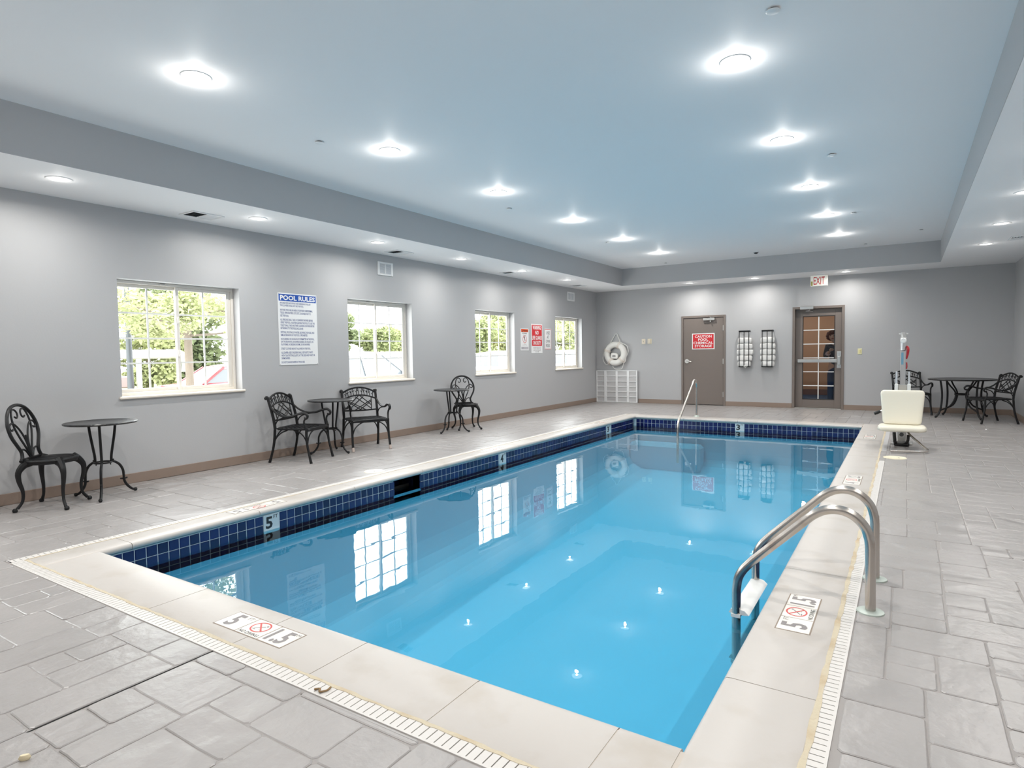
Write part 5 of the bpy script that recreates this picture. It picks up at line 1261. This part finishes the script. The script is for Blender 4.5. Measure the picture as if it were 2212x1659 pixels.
# ------------------------------------------------------------------ person in the corridor behind the exit door
def person():
    t = thing('person', 'person with curly brown hair, dark jacket and striped cuff standing behind the exit door glass', 'person', (5.665, .60, 0), math.radians(-86))
    def skin(name, verts, edges, radii, m, sub=2):
        me = bpy.data.meshes.new(name); me.from_pydata([Vector(v) for v in verts], edges, []); me.update()
        o = link(name, me, m, t)
        sk = o.modifiers.new('skin', 'SKIN'); sk.use_smooth_shade = True
        for i, r in enumerate(radii): me.skin_vertices[0].data[i].radius = r if isinstance(r, tuple) else (r, r)
        me.skin_vertices[0].data[0].use_root = True
        s = o.modifiers.new('smooth', 'SUBSURF'); s.levels = sub; s.render_levels = sub
        return o
    mskin = mat('skin_tone', (.62, .38, .28), .5); mj = mat('jacket_dark', (.035, .04, .055), .8); mt = mat('jeans_blue', (.03, .06, .13), .85); mh = mat('hair_brown', (.13, .04, .025), .8, bump=(60, 1, .02)); ms = mat('shoe_dark', (.02, .02, .025), .6)
    # local +x is forward; body one continuous surface
    V = [(0, 0, .93), (0, 0, 1.08), (.01, 0, 1.22), (0, 0, 1.36), (.0, 0, 1.44), (.02, -.03, 1.50), (.03, -.06, 1.56), (.035, -.08, 1.62), (.025, -.09, 1.68),
         (0, .17, 1.38), (-.01, .215, 1.16), (.10, .235, .97), (.16, .225, .92), (0, -.17, 1.38), (.03, -.22, 1.15), (.20, -.16, 1.22), (.27, -.13, 1.27),
         (0, .095, .86), (.01, .105, .50), (-.01, .11, .09), (.13, .12, .03), (0, -.095, .86), (.02, -.105, .50), (-.01, -.11, .09), (.13, -.12, .03)]
    E_ = [(0, 1), (1, 2), (2, 3), (3, 4), (4, 5), (5, 6), (6, 7), (7, 8), (3, 9), (9, 10), (10, 11), (11, 12), (3, 13), (13, 14), (14, 15), (15, 16), (0, 17), (17, 18), (18, 19), (19, 20), (0, 21), (21, 22), (22, 23), (23, 24)]
    Rr = [(.11, .15), (.095, .13), (.10, .14), (.09, .12), .05, .048, .075, .092, .07, .058, .044, .034, .03, .058, .044, .034, .03, .085, .058, .042, .035, .085, .058, .042, .035]
    skin('body', V, E_, Rr, mskin)
    skin('jacket', [V[0], V[1], V[2], V[3], (.0, 0, 1.43), V[9], V[10], (.085, .232, .99), V[13], V[14], (.185, -.165, 1.212)], [(0, 1), (1, 2), (2, 3), (3, 4), (3, 5), (5, 6), (6, 7), (3, 8), (8, 9), (9, 10)], [(.125, .17), (.112, .15), (.118, .155), (.108, .135), .07, .072, .058, .05, .072, .058, .05], mj)
    skin('jeans', [(0, 0, .98), (0, 0, .92), V[17], V[18], (-.01, .11, .06), V[21], V[22], (-.01, -.11, .06)], [(0, 1), (1, 2), (2, 3), (3, 4), (1, 5), (5, 6), (6, 7)], [(.12, .16), (.125, .165), .098, .072, .062, .098, .072, .062], mt)
    for s in (1, -1): put('shoe', MB().bbox(-.08, .115*s-.05, .0, .20, .115*s+.05, .085, .03), ms, t)
    for (c, d) in (((.085, .232, .99), (.10, .235, .965)), ((.185, -.165, 1.212), (.215, -.155, 1.228))): put('striped_cuff', MB().tube([c, d], .054, 12), mat('cuff_red_white', (.55, .42, .42), .8), t, True)
    rr = random.Random(9); m = MB()
    for i in range(46):
        a = rr.uniform(0, 2*PI); z = rr.uniform(-.10, .10); c, s = math.cos(a), math.sin(a)
        if c > .55 and z < .05: continue
        q = .095*math.sqrt(max(.05, 1-(max(z, 0)/.12)**2)); p0 = Vector((.015+q*c, -.085+q*s, 1.645+z)); r = rr.uniform(.025, .04)
        m.lathe([(0, -r), (r*.75, -r*.65), (r, 0), (r*.75, r*.65), (0, r)], 8, p0)
    m.lathe([(0, -.02), (.09, -.02), (.098, .03), (.075, .075), (.03, .10), (0, .105)], 14, (.01, -.085, 1.65))
    put('hair', m, mh, t, True)
    for s in (1, -1):
        put('eye', MB().lathe([(0, -.012), (.009, -.008), (.012, 0), (.009, .008), (0, .012)], 8, (.116, -.078+.034*s, 1.628)), M_ink, t, True)
        put('ear', MB().lathe([(0, -.03), (.012, -.02), (.016, 0), (.01, .024), (0, .03)], 8, (.02, -.078+.092*s, 1.615)), mskin, t, True)
        hx, hy, hz = (.18, .222, .90) if s == 1 else (.295, -.12, 1.285)
        m = MB(); d = Vector((.55, -.08, -.5)).normalized() if s == 1 else Vector((.8, .3, .5)).normalized()
        m.tube([Vector((hx, hy, hz))-d*.03, Vector((hx, hy, hz))+d*.06], [.03, .036], 8, flat=.5)
        for k in range(4):
            o = Vector((0, .018*(k-1.5), 0)); b0 = Vector((hx, hy, hz))+d*.055+o; m.tube(spline([b0, b0+d*.035+Vector((0, 0, -.004)), b0+d*(.058+.006*(k in (1, 2)))+Vector((0, 0, -.018))], 3), .0085, 6)
        b0 = Vector((hx, hy-.03*s, hz)); m.tube(spline([b0, b0+d*.03+Vector((0, -.022*s, .0)), b0+d*.06+Vector((0, -.024*s, -.006))], 3), .0095, 6)
        put('hand', m, mskin, t, True)
    put('nose', MB().lathe([(0, -.022), (.012, -.018), (.010, .0), (.004, .02), (0, .024)], 8, (.126, -.076, 1.598)), mskin, t, True)
    put('mouth', MB().tube([(.114, -.094, 1.560), (.121, -.072, 1.558), (.114, -.05, 1.560)], .006, 6), mat('lips', (.40, .14, .12), .5), t, True)
person()
